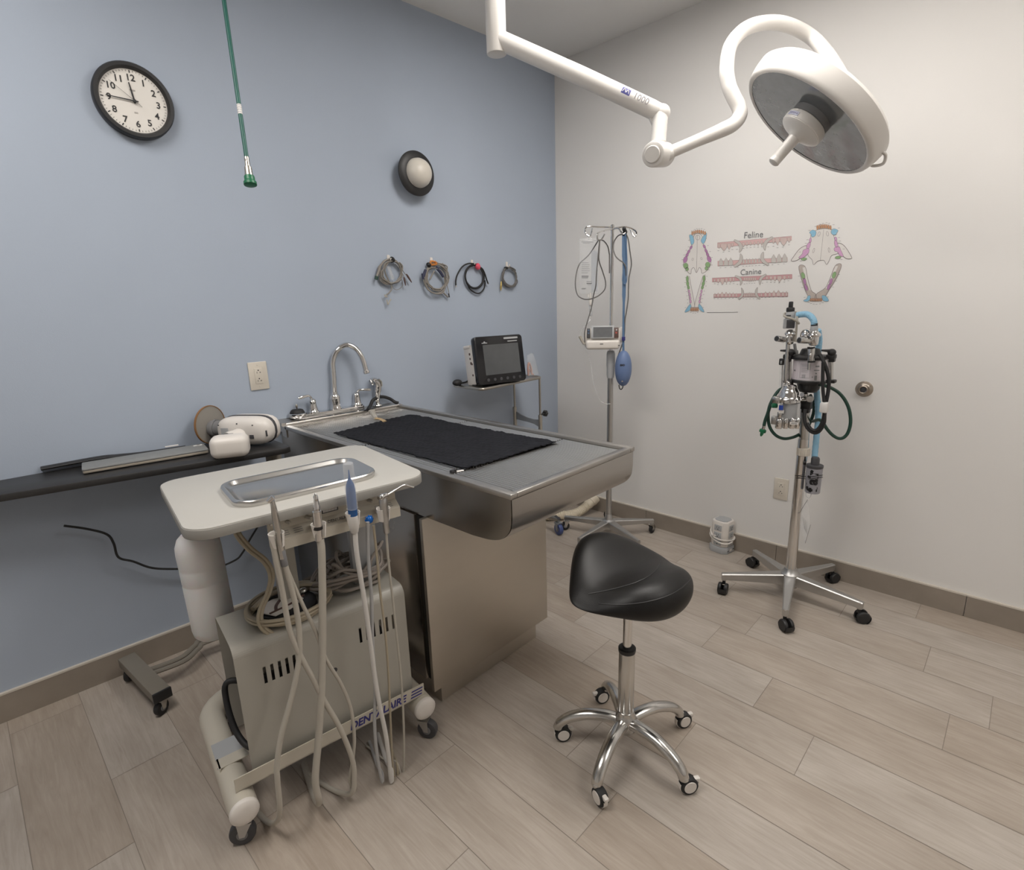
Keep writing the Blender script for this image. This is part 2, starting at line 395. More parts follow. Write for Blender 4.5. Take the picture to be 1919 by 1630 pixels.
# ceiling panels: two lamps of the room, and a third unseen one added as fill
def ceiling_light(x, y, label, e, sx=.6, sy=1.2):
    t = thing('ceiling_light', label, 'ceiling light', (x, y, ZC-.03), 'flat panel lights in the ceiling')
    mb = MB(); z0, z1 = ZC-.03, ZC-.001; w = .03
    mb.bx(x-sx/2-w, x-sx/2, y-sy/2-w, y+sy/2+w, z0, z1, .004); mb.bx(x+sx/2, x+sx/2+w, y-sy/2-w, y+sy/2+w, z0, z1, .004)
    mb.bx(x-sx/2, x+sx/2, y-sy/2-w, y-sy/2, z0, z1, .004); mb.bx(x-sx/2, x+sx/2, y+sy/2, y+sy/2+w, z0, z1, .004)
    mb.build('frame', 'white_lamp', t)
    mm = mat('lit_diffuser', (.9,.88,.84), .6, emit=(1.0,.955,.905), estr=e)
    mb = MB(); mb.bx(x-sx/2, x+sx/2, y-sy/2, y+sy/2, z0+.008, z0+.014); mb.build('diffuser', mm, t)
LIGHTS = [(1.70, .80, 6.8, 'white ceiling panel light above the exam table'), (-.15, 1.30, 6.0, 'white ceiling panel light over the black table side'), (1.5, -1.0, 4.5, 'added white fill panel on the ceiling at the near end of the room')]  # last panel is added out of view to fill the near side
for x, y, e, l in LIGHTS: ceiling_light(x, y, l, e)

# ------------------------------------------------------------------ blue wall: clock, sconce, outlet
P = wl(249.5, 193, 0); fr = bf(P); R = .1215
t = thing('wall_clock', 'round black-rimmed white clock high on the blue wall', 'clock', P)
mb = MB(); mb.lathe([(R-.004,0),(R,.006),(R,.030),(R-.004,.036),(R-.014,.036),(R-.019,.028),(R-.021,.018)], P, IN, 64, cap=False); mb.build('rim', 'black', t)
mb = MB(); mb.lathe([(R-.0195,.0),(R-.0195,.020)], P, IN, 64); face = mb.build('clock_face', 'face_white', t)
def hp(a, r, z): return fr @ V((r*sin(a), r*cos(a), z))
for h in range(1, 13):
    a = h*pi/6; text(str(h), .029, fr @ Matrix.Translation((.0735*sin(a), .0735*cos(a), .0212)), 'ink', t, 'numeral', bold=.0004)
mb = MB()
for k in range(60):
    a = k*pi/30; w = .0016 if k % 5 == 0 else .0006; r0 = .089 if k % 5 == 0 else .0925
    d = V((sin(a), cos(a), 0)); s = V((cos(a), -sin(a), 0))*w
    mb.poly([fr @ (d*r0-s+V((0,0,.0214))), fr @ (d*.0975-s+V((0,0,.0214))), fr @ (d*.0975+s+V((0,0,.0214))), fr @ (d*r0+s+V((0,0,.0214)))])
mb.build('minute_track', 'ink', t)
def hand(a, L, w, z, back, name, mt='ink'):
    d = V((sin(a), cos(a), 0)); s = V((cos(a), -sin(a), 0))
    mb = MB(fr); q = [d*-back-s*w+UP*0, d*L-s*w*.55, d*L+s*w*.55, d*-back+s*w]
    mb.prism([V((p.x, p.y, z)) for p in q], (0,0,.0012)); mb.build(name, mt, t)
hand(radians(-7.5), .058, .0030, .0235, .008, 'hour_hand'); hand(radians(-88), .083, .0022, .0255, .012, 'minute_hand'); hand(radians(-52), .085, .0006, .0275, .026, 'second_hand', 'grey_ink')
mb = MB(); mb.lathe([(.005,.0215),(.005,.029),(.003,.030)], P, IN, 16); mb.build('hub', 'ink', t)
mb = MB(fr)
for y, w in ((-.036, .011), (.035, .017)): mb.box((0, y, .0213), (w, .004, .0004))
mb.build('face_print', mat('pale_print', (.45,.42,.40), .6), t)

P = wl(772, 330, .0); Ps = P
t = thing('wall_sconce', 'round black wall lamp with a frosted white globe on the blue wall', 'wall lamp', P)
P = P+U*-.012
mb = MB(); mb.lathe([(.050,0),(.054,.004),(.060,.040),(.100,.050),(.104,.056),(.1035,.062),(.092,.070),(.070,.074)], P, IN, 48); mb.build('backplate', 'black', t)
mb = MB(); mb.lathe([(.0685,.066),(.0685,.074),(.066,.090),(.058,.108),(.045,.121),(.028,.130),(.010,.134),(0,.1345)], P, IN, 40); mb.build('globe', 'glow_globe', t)

def outlet(fr, P, label, w=.079, h=.121):
    t = thing('wall_outlet', label, 'outlet', P)
    mb = MB(fr); mb.slab(rrect(-w/2, w/2, -h/2, h/2, .003, 2), 0, .006, .0025); mb.build('cover_plate', 'ivory', t)
    mb = MB(fr); mb.slab(rrect(-.0165, .0165, -.0335, .0335, .002, 2), .0055, .0085, .001); rec = mb.build('receptacle', 'ivory', t)
    mb = MB(fr)
    for y in (-.018, .018):
        mb.box((-.0062, y-.003, .0086), (.0018, .0075, .0006)); mb.box((.0062, y-.003, .0086), (.0018, .006, .0006))
        mb.box((.0085, y-.003, .0086), (.004, .0016, .0006))
        mb.lathe([(.0028,0),(.0028,.0006)], (0, y+.0062, .0083), (0,0,1), 10)
    mb.build('slots', 'ink', rec)
    for y in (-.046, .046):
        mb = MB(fr); mb.lathe([(.0028,0),(.0022,.0012)], (0, y, .0058), (0,0,1), 10); mb.build('screw', 'ivory', t)
P = wl(484, 704); outlet(bf(P), P, 'ivory wall outlet on the blue wall left of the faucet')
P = wr(1464, 916); outlet(wf(P), P, 'ivory wall outlet low on the white wall behind the anesthesia machine', .070, .115)

# white wall: round bumper
P = wr(1619.5, 729)
t = thing('wall_bumper', 'round bronze door stop on the white wall right of the machine', 'door stop', P)
mb = MB(); mb.lathe([(.036,0),(0.0299,0.0054),(0.0274,0.0108),(0.0199,0.0144)], P, (-1,0,0), 32); mb.build('flange', 'bronze', t)
mb = MB(); mb.lathe([(0.0195,0.0108),(0.0195,0.0234),(0.0166,0.0252),(0.0129,0.0234),(0.0120,0.0180)], P, (-1,0,0), 28); mb.build('cup', 'bronze', t)
mb = MB(); mb.lathe([(0.0124,0.0126),(0.0124,0.0189),(0.0050,0.0212),(0,.0211)], P, (-1,0,0), 20); mb.build('pad', 'dk_grey', t)

# ------------------------------------------------------------------ cables on wall hooks
def hook(px, py, tape):
    P = wl(px, py); fr = bf(P)
    t = thing('wall_hook', tape, 'hook', P, 'stick-on cable hooks on the blue wall')
    mb = MB(fr); mb.slab(rrect(-.0085, .0085, -.016, .016, .004, 3), 0, .003, .001); mb.build('pad', 'white_plastic', t)
    mb = MB(fr); mb.tube(sm([(0,-.004,.003),(0,-.010,.008),(0,-.014,.016),(0,-.008,.024),(0,.000,.026)], 5), .0036, 8); mb.build('prong', 'white_plastic', t)
    return P
def q(x, y): return (680+x/5.094, 270+y/5.094)          # wall-detail measurements
def wpts(L, off=.012, jit=0.0): return [wl(*q(*p[:2]), (p[2] if len(p) > 2 else off)+random.uniform(-jit, jit)) for p in L]
def coil(mb, cx, cy, rx, ry, n, r, tilt=0.0, off=.014, jit=2.5, seed=1):
    rnd = random.Random(seed); pts = []
    for i in range(n*14):
        a = 2*pi*i/14+pi/2
        k = i//14
        j = (rnd.uniform(-jit, jit), rnd.uniform(-jit, jit))
        x = rx*cos(a)*(1+.02*k-.01*n); y = -ry*sin(a)*(1+.025*k-.012*n)
        pts.append((cx+x*cos(tilt)-y*sin(tilt)+j[0]+rnd.uniform(-jit,jit)*.8*k, cy+x*sin(tilt)+y*cos(tilt)+j[1], off+.003*(k % 3)+.0015*rnd.random()))
    mb.tube(sm(wpts(pts), 3), r, 7)
HL = ['stick-on white hook holding the beige clip cable, leftmost on the blue wall', 'stick-on white hook holding the taupe cable with dark plugs', 'stick-on white hook holding the coiled black cable', 'stick-on white hook holding the small grey cable']
hook(*q(243, 1090), HL[0]); hook(*q(652, 1112), HL[1]); hook(*q(1040, 1132), HL[2]); hook(*q(1372, 1150), HL[3])
G4 = 'coiled cables hanging on the blue wall'
# first: beige cable with clips
P = wl(*q(265, 1215), .012)
t = thing('coiled_cable', 'beige coiled monitor cable with metal clips, leftmost on the blue wall', 'cable', P, G4)
mb = MB(); coil(mb, 262, 1218, 105, 118, 5, .0034, jit=5, seed=3); coil(mb, 280, 1222, 92, 108, 3, .0030, .2, .02, 6, seed=4)
mb.tube(sm(wpts([(250,1120),(210,1200),(240,1290),(262,1330),(275,1380),(250,1420),(225,1440)], .022), 6), .0034, 7)
mb.tube(sm(wpts([(320,1130),(370,1190),(400,1235),(415,1250)], .02), 5), .002, 6); mb.tube(sm(wpts([(310,1140),(360,1200),(395,1270)], .018), 5), .002, 6)
mb.tube(sm(wpts([(280,1300),(290,1370),(330,1390),(380,1350),(370,1290)], .016), 6), .0014, 6)
mb.build('cable', 'cable_taupe', t)
mb = MB(); mb.tube(sm(wpts([(165,1175),(150,1215),(130,1275)], .024), 5), [.006]*10+[.008], 10); mb.build('plug', 'cable_taupe', t)
mb = MB(); a, b = wpts([(132,1262),(126,1292)], .024); mb.cyl(a, b, .0085, n=14); mb.build('plug_tip', 'dk_green', t)
mb = MB(); mb.tube(sm(wpts([(262,1092),(280,1102),(290,1128)], .020), 4), [.008,.011,.0125,.013,.013,.013,.0125,.011,.008], 10); mb.build('hook_tape', 'black_rubber', t)
mb = MB(); mb.tube(wpts([(245,1170),(265,1230),(285,1290)], .026), (.010,.006), 8); mb.build('junction_block', 'clear_grey', t)
for a, b, w in (((415,1240),(466,1320),.0055), ((392,1270),(408,1350),.0045)):
    mb = MB(); pa, pb = wpts([a, b], .022); mb.tube([pa, pa.lerp(pb, .3), pa.lerp(pb, .6), pb], [.003, w, w*.8, .0022], 8); mb.build('alligator_clip', 'brown_clip', t)
mb = MB()
for a in (((205,1440),(235,1460)), ((232,1430),(212,1460)), ((262,1484),(240,1532)), ((228,1484),(238,1532)), ((268,1482),(252,1500))): mb.tube(wpts(a, .02), .0034, 6)
mb.build('spring_clip', 'hose_cream', t)
# second
P = wl(*q(700, 1260), .012)
t = thing('coiled_cable', 'taupe coiled cable with dark blue plugs, second on the blue wall', 'cable', P, G4)
mb = MB(); coil(mb, 705, 1268, 104, 126, 7, .0034, -.15, jit=6, seed=8); coil(mb, 692, 1305, 98, 128, 3, .003, -.25, .022, 6, seed=9)
mb.tube(sm(wpts([(800,1330),(815,1390),(825,1440)], .02), 5), .002, 6); mb.build('cable', 'cable_taupe', t)
mb = MB(); mb.tube(sm(wpts([(650,1120),(690,1125),(700,1145),(650,1150)], .024), 4, True), .0055, 8, True); mb.build('orange_tie', 'orange_clip', t)
mb = MB(); mb.tube(sm(wpts([(612,1150),(630,1152),(640,1172)], .022), 4), [.007,.010,.011,.0115,.0115,.0115,.011,.010,.007], 10); mb.build('hook_tape', 'black_rubber', t)
for pts, w in (([(598,1200),(588,1230),(580,1265)], (.008,.007)), ([(570,1235),(575,1265),(580,1290)], (.007,.006)), ([(700,1175),(735,1215),(770,1265)], (.009,.007))):
    mb = MB(); mb.tube(wpts(pts, .026), w, 8); mb.build('plug', mat('dark_blue_plug', (.03,.035,.075), .45), t)
mb = MB(); mb.tube(wpts([(682,1210),(640,1290)], .024), .004, 8); mb.tube(wpts([(760,1410),(812,1460)], .016), .0045, 8); mb.build('connector', 'cable_taupe', t)
mb = MB(); mb.tube(wpts([(818,1425),(826,1462)], .02), .0035, 8); mb.build('plug_tip', 'black', t)
# third: black
P = wl(*q(1065, 1270), .012)
t = thing('coiled_cable', 'black coiled cable held by a pink strap, third on the blue wall', 'cable', P, G4)
mb = MB(); coil(mb, 1065, 1265, 88, 112, 4, .0042, -.12, jit=1.2, seed=12)
mb.tube(sm(wpts([(1075,1145),(1010,1140),(950,1170),(905,1240),(888,1300),(888,1350)], .02), 6), .0042, 8)
mb.tube(sm(wpts([(1100,1165),(1140,1190),(1165,1240),(1180,1290),(1195,1330)], .02), 6), .0042, 8)
mb.tube(sm(wpts([(1000,1330),(1020,1380),(1075,1420),(1120,1420),(1160,1370),(1165,1300)], .014), 6), .0042, 8); mb.build('cable', 'black_rubber', t)
mb = MB(); mb.tube(sm(wpts([(1080,1150),(1095,1165),(1105,1195)], .022), 4), [.008,.0125,.015,.016,.016,.016,.015,.0125,.009], 10); mb.tube(wpts([(1092,1138),(1098,1165)], .026), (.006,.010), 8); mb.build('pink_strap', 'coral', t)
mb = MB(); mb.tube(wpts([(888,1348),(889,1366)], .02), .0046, 8); mb.tube(wpts([(1195,1325),(1199,1336)], .02), .004, 8); mb.build('metal_tip', 'chrome', t)
# fourth: small grey with gold plug
P = wl(*q(1405, 1270), .012)
t = thing('coiled_cable', 'small grey coiled cable with a gold plug, rightmost on the blue wall', 'cable', P, G4)
mb = MB(); coil(mb, 1400, 1268, 66, 92, 7, .0032, -.25, jit=4, seed=15)
mb.tube(sm(wpts([(1345,1190),(1330,1240),(1322,1300),(1320,1340)], .02), 5), .0028, 7); mb.build('cable', 'cable_grey', t)
mb = MB(); mb.tube(wpts([(1321,1310),(1320,1340),(1318,1372),(1317,1398)], .021), [.0035,.0055,.006,.0025], 10); mb.build('plug', 'brass', t)
mb = MB(); mb.tube(sm(wpts([(1352,1182),(1368,1182),(1382,1186)], .018), 4), [.005,.007,.008,.008,.008,.008,.008,.007,.005], 10); mb.build('hook_tape', 'black_rubber', t)

# ------------------------------------------------------------------ dental wall chart (flat print on the white wall)
def ch(X, Y, off=.0012): return wr(1260+X/5.331, 400+Y/5.331, off)
t = thing('wall_chart', 'printed feline and canine dental chart of skulls and teeth on white wall', 'wall chart', ch(950, 550))
def cpoly(mb, pts, off=.0012): mb.poly([ch(x, y, off) for x, y in pts])
def rib(mb, pts, w, off=.0022, closed=False):
    N = len(pts); L = []; Rr = []
    for i in range(N):
        a = pts[i-1] if (closed or i) else pts[0]; b = pts[(i+1) % N] if (closed or i < N-1) else pts[-1]
        dx, dy = b[0]-a[0], b[1]-a[1]; l = max(1e-6, math.hypot(dx, dy)); nx, ny = -dy/l*w/2, dx/l*w/2
        L.append((pts[i][0]+nx, pts[i][1]+ny)); Rr.append((pts[i][0]-nx, pts[i][1]-ny))
    for i in range(N if closed else N-1):
        j = (i+1) % N; cpoly(mb, [L[i], L[j], Rr[j], Rr[i]], off)
def s2(pts, n=5, closed=True): return [(p.x, p.y) for p in sm([(x, y, 0) for x, y in pts], n, closed)]
def ell(cx, cy, rx, ry, a=0, n=14): return [(cx+rx*cos(2*pi*i/n)*cos(a)-ry*sin(2*pi*i/n)*sin(a), cy+rx*cos(2*pi*i/n)*sin(a)+ry*sin(2*pi*i/n)*cos(a)) for i in range(n)]
class Art:
    """one printed figure: coloured patches, each colour a part of the figure"""
    def __init__(s): s.d = {}
    def __call__(s, m):
        if m not in s.d: s.d[m] = MB()
        return s.d[m]
    def done(s, name, parent, base):
        o = s.d.pop(base).build(name, base, parent, flip=False)
        for m, b in s.d.items(): b.build({'outline':'outline_print','sky_print':'canine_tooth_print','orange':'incisor_tooth_print','purple':'premolar_tooth_print','mauve':'premolar_tooth_print','green_print':'molar_tooth_print','tooth':'tooth_print','tooth_grey':'tooth_print','grey_ink':'number_print','skull':'bone_print'}.get(m, 'print'), m, o, flip=False)
def fig(art, m, pts, off=.0018, line=2.2, smooth=True):
    p = s2(pts) if smooth else pts
    cpoly(art(m), p, off)
    if line: rib(art('outline'), p, line, off+.0003, True)
# skull, upper left
A = Art(); out = s2([(215,225),(205,290),(178,360),(138,430),(112,490),(122,545),(180,605),(190,560),(215,540),(240,592),(268,540),(288,560),(298,598),(355,560),(386,490),(368,430),(335,350),(308,300),(296,225),(252,198)], 4)
cpoly(A('skull'), out); rib(A('outline'), out, 3.2, .0016, True); rib(A('outline'), [(250,215),(246,400),(240,590)], 2.4, .0016); rib(A('outline'), ell(254,240,22,24), 2.6, .0019, True)
rib(A('outline'), ell(203,458,8,13,.3), 2, .0019, True); rib(A('outline'), ell(290,450,8,13,-.3), 2, .0019, True)
for p in ([(170,215),(205,225),(217,285),(192,312),(180,275)], [(342,195),(332,265),(308,302),(286,270),(312,222)]): fig(A, 'sky_print', p)
for k in range(8): fig(A, 'orange', ell(198+k*18.5, 196-16*sin(pi*k/7), 6.5, 19), .0024, 2.4, False)
for x, y, rx, ry, a in ((186,340,11,22,.5),(163,382,12,24,.5),(147,415,13,22,.4),(130,460,20,34,.35)): fig(A, 'purple', ell(x, y, rx, ry, a), .0019, 1.8, False)
for x, y, rx, ry, a in ((320,330,11,22,-.5),(338,375,12,24,-.5),(352,410,13,22,-.4),(368,455,20,34,-.35)): fig(A, 'purple', ell(x, y, rx, ry, a), .0019, 1.8, False)
for x, y, r in ((134,522,27),(147,555,18),(353,512,27),(340,548,18)): fig(A, 'green_print', ell(x, y, r*.9, r), .0020, 2.2, False)
def marks(art, L, w=14):
    for x, y in L: rib(art('grey_ink'), [(x-w/2, y), (x+w/2, y-1)], 2.6, .0012)
marks(A, [(165,268),(163,332),(140,368),(118,415),(100,462),(105,515),(130,575),(338,250),(355,320),(377,380),(395,440),(394,515),(365,563),(195,175),(222,160),(245,153),(268,150),(292,152),(318,160)])
A.done('skull_print', t, 'skull')
# jaw, lower left
A = Art()
for p in ([(146,620),(170,628),(190,740),(218,880),(224,935),(180,936),(170,860),(148,720)], [(328,610),(304,626),(262,760),(226,890),(222,936),(263,936),(276,860),(304,735),(330,660)]):
    cpoly(A('skull'), p); rib(A('outline'), p, 3, .0016, True)
for x, y, rx, ry, a in ((150,655,13,32,.0),(153,700,14,26,-.1),(160,738,12,20,-.2),(316,650,13,32,.1),(309,700,14,26,.25),(300,738,12,20,.3)): fig(A, 'green_print', ell(x, y, rx, ry, a), .0019, 1.8, False)
for x, y in ((167,778),(174,812),(179,846),(183,880),(291,778),(284,812),(277,846),(271,880)): fig(A, 'mauve', ell(x, y, 9, 17), .0019, 1.6, False)
for p in ([(180,905),(188,945),(160,975),(124,985),(145,945)], [(266,905),(294,930),(318,982),(290,975),(262,945)]): fig(A, 'sky_print', p)
for k in range(6): fig(A, 'orange', ell(186+k*14, 958, 5, 21), .0022, 2.4, False)
marks(A, [(132,640),(128,690),(126,733),(143,782),(148,822),(152,860),(155,895),(130,940),(345,628),(340,680),(336,725),(318,775),(312,810),(300,850),(290,888),(308,938),(185,990),(208,994),(230,995),(252,990)], 12)
A.done('jaw_print', t, 'skull')
# skull, upper right
A = Art(); out = s2([(1442,165),(1515,150),(1588,158),(1606,205),(1632,300),(1658,390),(1592,418),(1566,470),(1540,508),(1516,470),(1478,468),(1445,480),(1410,512),(1396,462),(1362,428),(1352,370),(1380,270),(1388,205)], 4)
cpoly(A('skull'), out); rib(A('outline'), out, 3.2, .0016, True); rib(A('outline'), [(1512,160),(1495,320),(1478,470)], 2.4, .0016)
for x, y in ((1465,205),(1549,202)): rib(A('outline'), ell(x, y, 11, 24, .3 if x < 1500 else -.2), 2.6, .0018, True)
for x, y in ((1412,370),(1565,365)): rib(A('outline'), ell(x, y, 8, 24, .3 if x < 1500 else -.1), 2.6, .0018, True)
for p in ([(1342,320),(1270,355),(1205,440),(1188,472),(1235,472),(1310,425),(1350,370)], [(1655,295),(1720,325),(1788,430),(1780,452),(1730,446),(1686,400),(1655,350)]):
    p = s2(p, 4); cpoly(A('skull'), p, .0010); rib(A('outline'), p, 5, .0014, True)
for p in ([(1385,240),(1368,262),(1372,290),(1388,280)], [(1372,285),(1345,310),(1340,345),(1365,348),(1380,310)], [(1362,350),(1310,365),(1295,405),(1262,440),(1300,445),(1345,410),(1365,385)]): fig(A, 'mauve', p)
for p in ([(1622,235),(1640,240),(1642,268),(1625,268)], [(1622,270),(1645,280),(1655,325),(1632,335),(1618,300)], [(1618,345),(1665,330),(1680,360),(1708,425),(1670,420),(1650,385),(1622,375)]): fig(A, 'mauve', p)
for x, y in ((1315,455),(1655,438)): fig(A, 'green_print', ell(x, y, 30, 13, -.1), .0019, 2.2, False)
for p in ([(1370,190),(1400,165),(1435,180),(1428,220),(1395,235),(1385,205)], [(1585,180),(1612,152),(1655,168),(1640,195),(1632,212),(1600,210)]): fig(A, 'sky_print', p)
for k in range(8): fig(A, 'orange', ell(1448+k*19, 140-12*sin(pi*k/7), 7, 23), .0022, 2.6, False)
marks(A, [(1370,168),(1350,262),(1334,298),(1274,385),(1283,478),(1663,145),(1665,240),(1674,275),(1712,355),(1690,460),(1430,128),(1478,108),(1505,98),(1540,92),(1566,98),(1610,112)], 20)
A.done('skull_print', t, 'skull')
# jaw, lower right
A = Art()
for p in ([(1263,530),(1325,528),(1350,640),(1385,765),(1435,808),(1432,872),(1380,855),(1338,790),(1298,680)], [(1690,513),(1628,520),(1570,660),(1525,745),(1435,808),(1432,872),(1510,852),(1552,785),(1640,640)]):
    p = s2(p, 4); cpoly(A('bone_brown'), p); rib(A('outline'), p, 4, .0016, True)
for p in ([(1300,540),(1330,535),(1352,640),(1390,762),(1372,770),(1330,660)], [(1655,525),(1630,525),(1572,660),(1530,745),(1545,755),(1600,650)]): cpoly(A('skull'), p, .0015)
for x, y, a in ((1306,620,-.3),(1616,614,.35)): fig(A, 'green_print', ell(x, y, 19, 34, a), .0020, 2.4, False)
for x, y, a in ((1322,678,-.2),(1336,738,-.35),(1584,680,.3),(1562,732,.35)): fig(A, 'purple', ell(x, y, 14, 34, a), .0020, 2.2, False)
for p in ([(1375,818),(1376,855),(1345,880),(1308,870),(1340,852),(1350,828)], [(1495,820),(1535,826),(1562,870),(1528,878),(1502,862)]): fig(A, 'sky_print', p)
for k in range(9): fig(A, 'orange', ell(1382+k*13.5, 862, 4.6, 18), .0022, 2.2, False)
marks(A, [(1265,625),(1282,685),(1298,740),(1665,610),(1636,675),(1604,735),(1322,838),(1552,833),(1362,888),(1385,900),(1412,906),(1440,907),(1475,902),(1502,892)], 20)
A.done('jaw_print', t, 'bone_brown')
# tooth rows
def tooth(art, x, y0, y1, w, m='tooth', off=.0018):
    h = y1-y0; p = [(x-w*.42,y0),(x+w*.42,y0),(x+w*.5,y0+h*.35),(x+w*.3,y0+h*.7),(x,y1),(x-w*.3,y0+h*.7),(x-w*.5,y0+h*.35)]
    cpoly(art(m), p, off); rib(art('outline'), p, 1.5, off+.0003, True)
def fang(art, pts, w=24, m='tooth_grey'):
    p = s2(pts, 6, False); N = len(p); L = []; Rr = []
    for i in range(N):
        a = p[max(0,i-1)]; b = p[min(N-1,i+1)]; dx, dy = b[0]-a[0], b[1]-a[1]; l = math.hypot(dx, dy)
        ww = w*.5*(sin(pi*(.12+.88*i/(N-1)))**.6 if i < N-1 else 0.02)+1
        L.append((p[i][0]-dy/l*ww, p[i][1]+dx/l*ww)); Rr.append((p[i][0]+dy/l*ww, p[i][1]-dx/l*ww))
    for i in range(N-1): cpoly(art(m), [L[i], L[i+1], Rr[i+1], Rr[i]], .0023)
    rib(art('outline'), L+Rr[::-1], 1.8, .0027, True)
def band(m, a, b, c, d):
    A = Art(); cpoly(A(m), [a, b, c, d]); rib(A('outline'), [a, b, c, d], 1.6, .0014, True); return A
A = band('pink', (450,292), (1192,225), (1192,268), (450,342))
for x, y0, y1, w in ((466,300,352,26),(515,300,376,66),(567,300,362,38),(600,295,338,20),(710,290,338,22),(745,285,330,20),(780,285,322,18),(820,285,318,18),(857,280,322,20),(893,270,325,18),(1010,245,305,26),(1050,245,318,38),(1112,240,322,70),(1165,238,292,28)): tooth(A, x, y0, y1, w)
fang(A, [(617,266),(670,300),(685,345),(668,388)], 30); fang(A, [(1003,236),(945,275),(922,320),(926,368)], 30)
marks(A, [(460,372),(510,386),(567,378),(600,360),(645,358),(710,350),(745,344),(782,340),(820,336),(857,336),(895,332),(958,334),(1010,328),(1050,342),(1103,336),(1165,314)], 18); A.done('tooth_row', t, 'pink')
A = band('pink', (452,476), (1150,440), (1150,480), (452,526))
for x, y0, y1, w in ((485,520,446,46),(537,520,440,46),(583,518,440,44),(712,500,452,20),(742,498,448,20),(772,496,448,18),(803,494,446,18),(833,492,446,20),(867,488,442,18),(1012,492,408,52),(1066,488,402,52),(1122,484,398,52)): tooth(A, x, y0, y1, w, 'tooth_grey')
fang(A, [(618,532),(672,490),(688,440),(680,402)], 32); fang(A, [(960,514),(905,470),(898,420),(910,384)], 32)
marks(A, [(480,543),(530,540),(585,536),(655,538),(708,526),(740,526),(770,524),(800,523),(835,521),(868,518),(915,520),(1000,512),(1058,508),(1113,503)], 18); A.done('tooth_row', t, 'pink')
A = band('gum_dark', (398,645), (1197,607), (1197,650), (398,684))
for x, y0, y1, w in ((422,655,690,20),(458,652,698,24),(500,650,714,42),(540,645,700,26),(580,642,692,24),(612,640,686,18),(945,630,668,18),(985,628,672,24),(1025,626,680,26),(1070,624,686,44),(1120,622,668,30),(1162,622,650,18)): tooth(A, x, y0, y1, w)
for k in range(7): tooth(A, 720+k*18, 640, 686-abs(k-3)*3, 16)
fang(A, [(627,624),(675,648),(688,685),(678,716)], 24); fang(A, [(938,608),(892,640),(876,675),(874,712)], 24)
marks(A, [(423,702),(455,710),(497,712),(540,706),(575,704),(612,700),(650,708),(720,704),(745,700),(770,698),(795,698),(820,696),(900,696),(945,686),(985,688),(1022,690),(1068,692),(1118,686),(1160,672)], 16); A.done('tooth_row', t, 'gum_dark')
A = band('gum_dark', (412,806), (1155,790), (1155,830), (412,840))
for x, y0, y1, w in ((425,832,796,20),(458,832,790,24),(497,832,782,32),(537,830,782,30),(573,830,790,26),(607,830,788,22),(640,828,794,18),(890,826,790,18),(932,826,778,28),(972,826,780,28),(1015,826,768,34),(1060,824,765,40),(1105,824,778,30),(1140,824,774,22)): tooth(A, x, y0, y1, w)
for k in range(7): tooth(A, 722+k*17, 832, 784+abs(k-3)*3, 16)
fang(A, [(658,856),(695,820),(702,780),(690,742)], 22); fang(A, [(875,855),(842,815),(838,775),(850,738)], 22)
marks(A, [(420,852),(455,852),(490,851),(530,850),(570,848),(605,846),(640,842),(672,862),(710,850),(740,854),(775,852),(810,852),(845,858),(895,840),(930,842),(970,838),(1010,836),(1060,834),(1105,834),(1140,832)], 14); A.done('tooth_row', t, 'gum_dark')
def slant(X, Y, X2, Y2):
    a = ch(X, Y, .0015); b = ch(X2, Y2, .0015); x = (b-a).normalized(); return frame((a+b)/2, x, V((-1,0,0)).cross(x))
text('Feline', .0435, slant(720, 222, 902, 208), 'grey', t, sx=.93); text('Canine', .040, slant(695, 590, 873, 580), 'grey', t, sx=.93)
mb = MB(); rib(mb, [(345,989),(655,986)], 4, .0014); mb.build('caption_line', 'grey_ink', t, flip=False)
# ------------------------------------------------------------------ generic casters
def caster(parent, c, r, heading, wheel='black_rubber', fork='fork_grey', w=.022, top=None, hub=True, off=.6):
    """swivel caster: c = stem point on the floor plan, wheel of radius r trailing along heading"""
    d = V((cos(heading), sin(heading), 0)); s = V((-sin(heading), cos(heading), 0)); c = V((c[0], c[1], 0))
    wc = c+d*(r*off)+UP*r; top = top if top else r*2.35
    mb = MB(); mb.lathe([(r*.8,-w/2),(r*.95,-w/2+.001),(r,-w/2+.005),(r,w/2-.005),(r*.95,w/2-.001),(r*.8,w/2)], wc, s, 24); wh = mb.build('caster_wheel', wheel, parent)
    if hub:
        mb = MB(); mb.lathe([(r*.42,-w/2-.002),(r*.5,0),(r*.42,w/2+.002)], wc, s, 16); mb.build('hub', 'grey', wh)
    mb = MB()
    for q in (-1, 1):
        o = s*(q*(w/2+.003))
        P = [wc+o-d*r*.2-UP*r*.1, wc+o+d*r*.2-UP*r*.1, c+o+d*r*.55+UP*(r*2.05), c+o-d*r*.5+UP*(r*2.05)]
        mb.prism(P, s*(q*.0022))
    mb.box(c+d*r*.02+UP*(r*2.08), (r*1.1, w+.012, .004), rot=Matrix.Rotation(heading, 3, 'Z'))
    mb.cyl(c+UP*(r*2.08), c+UP*top, .008, n=12); mb.build('caster_fork', fork, parent)
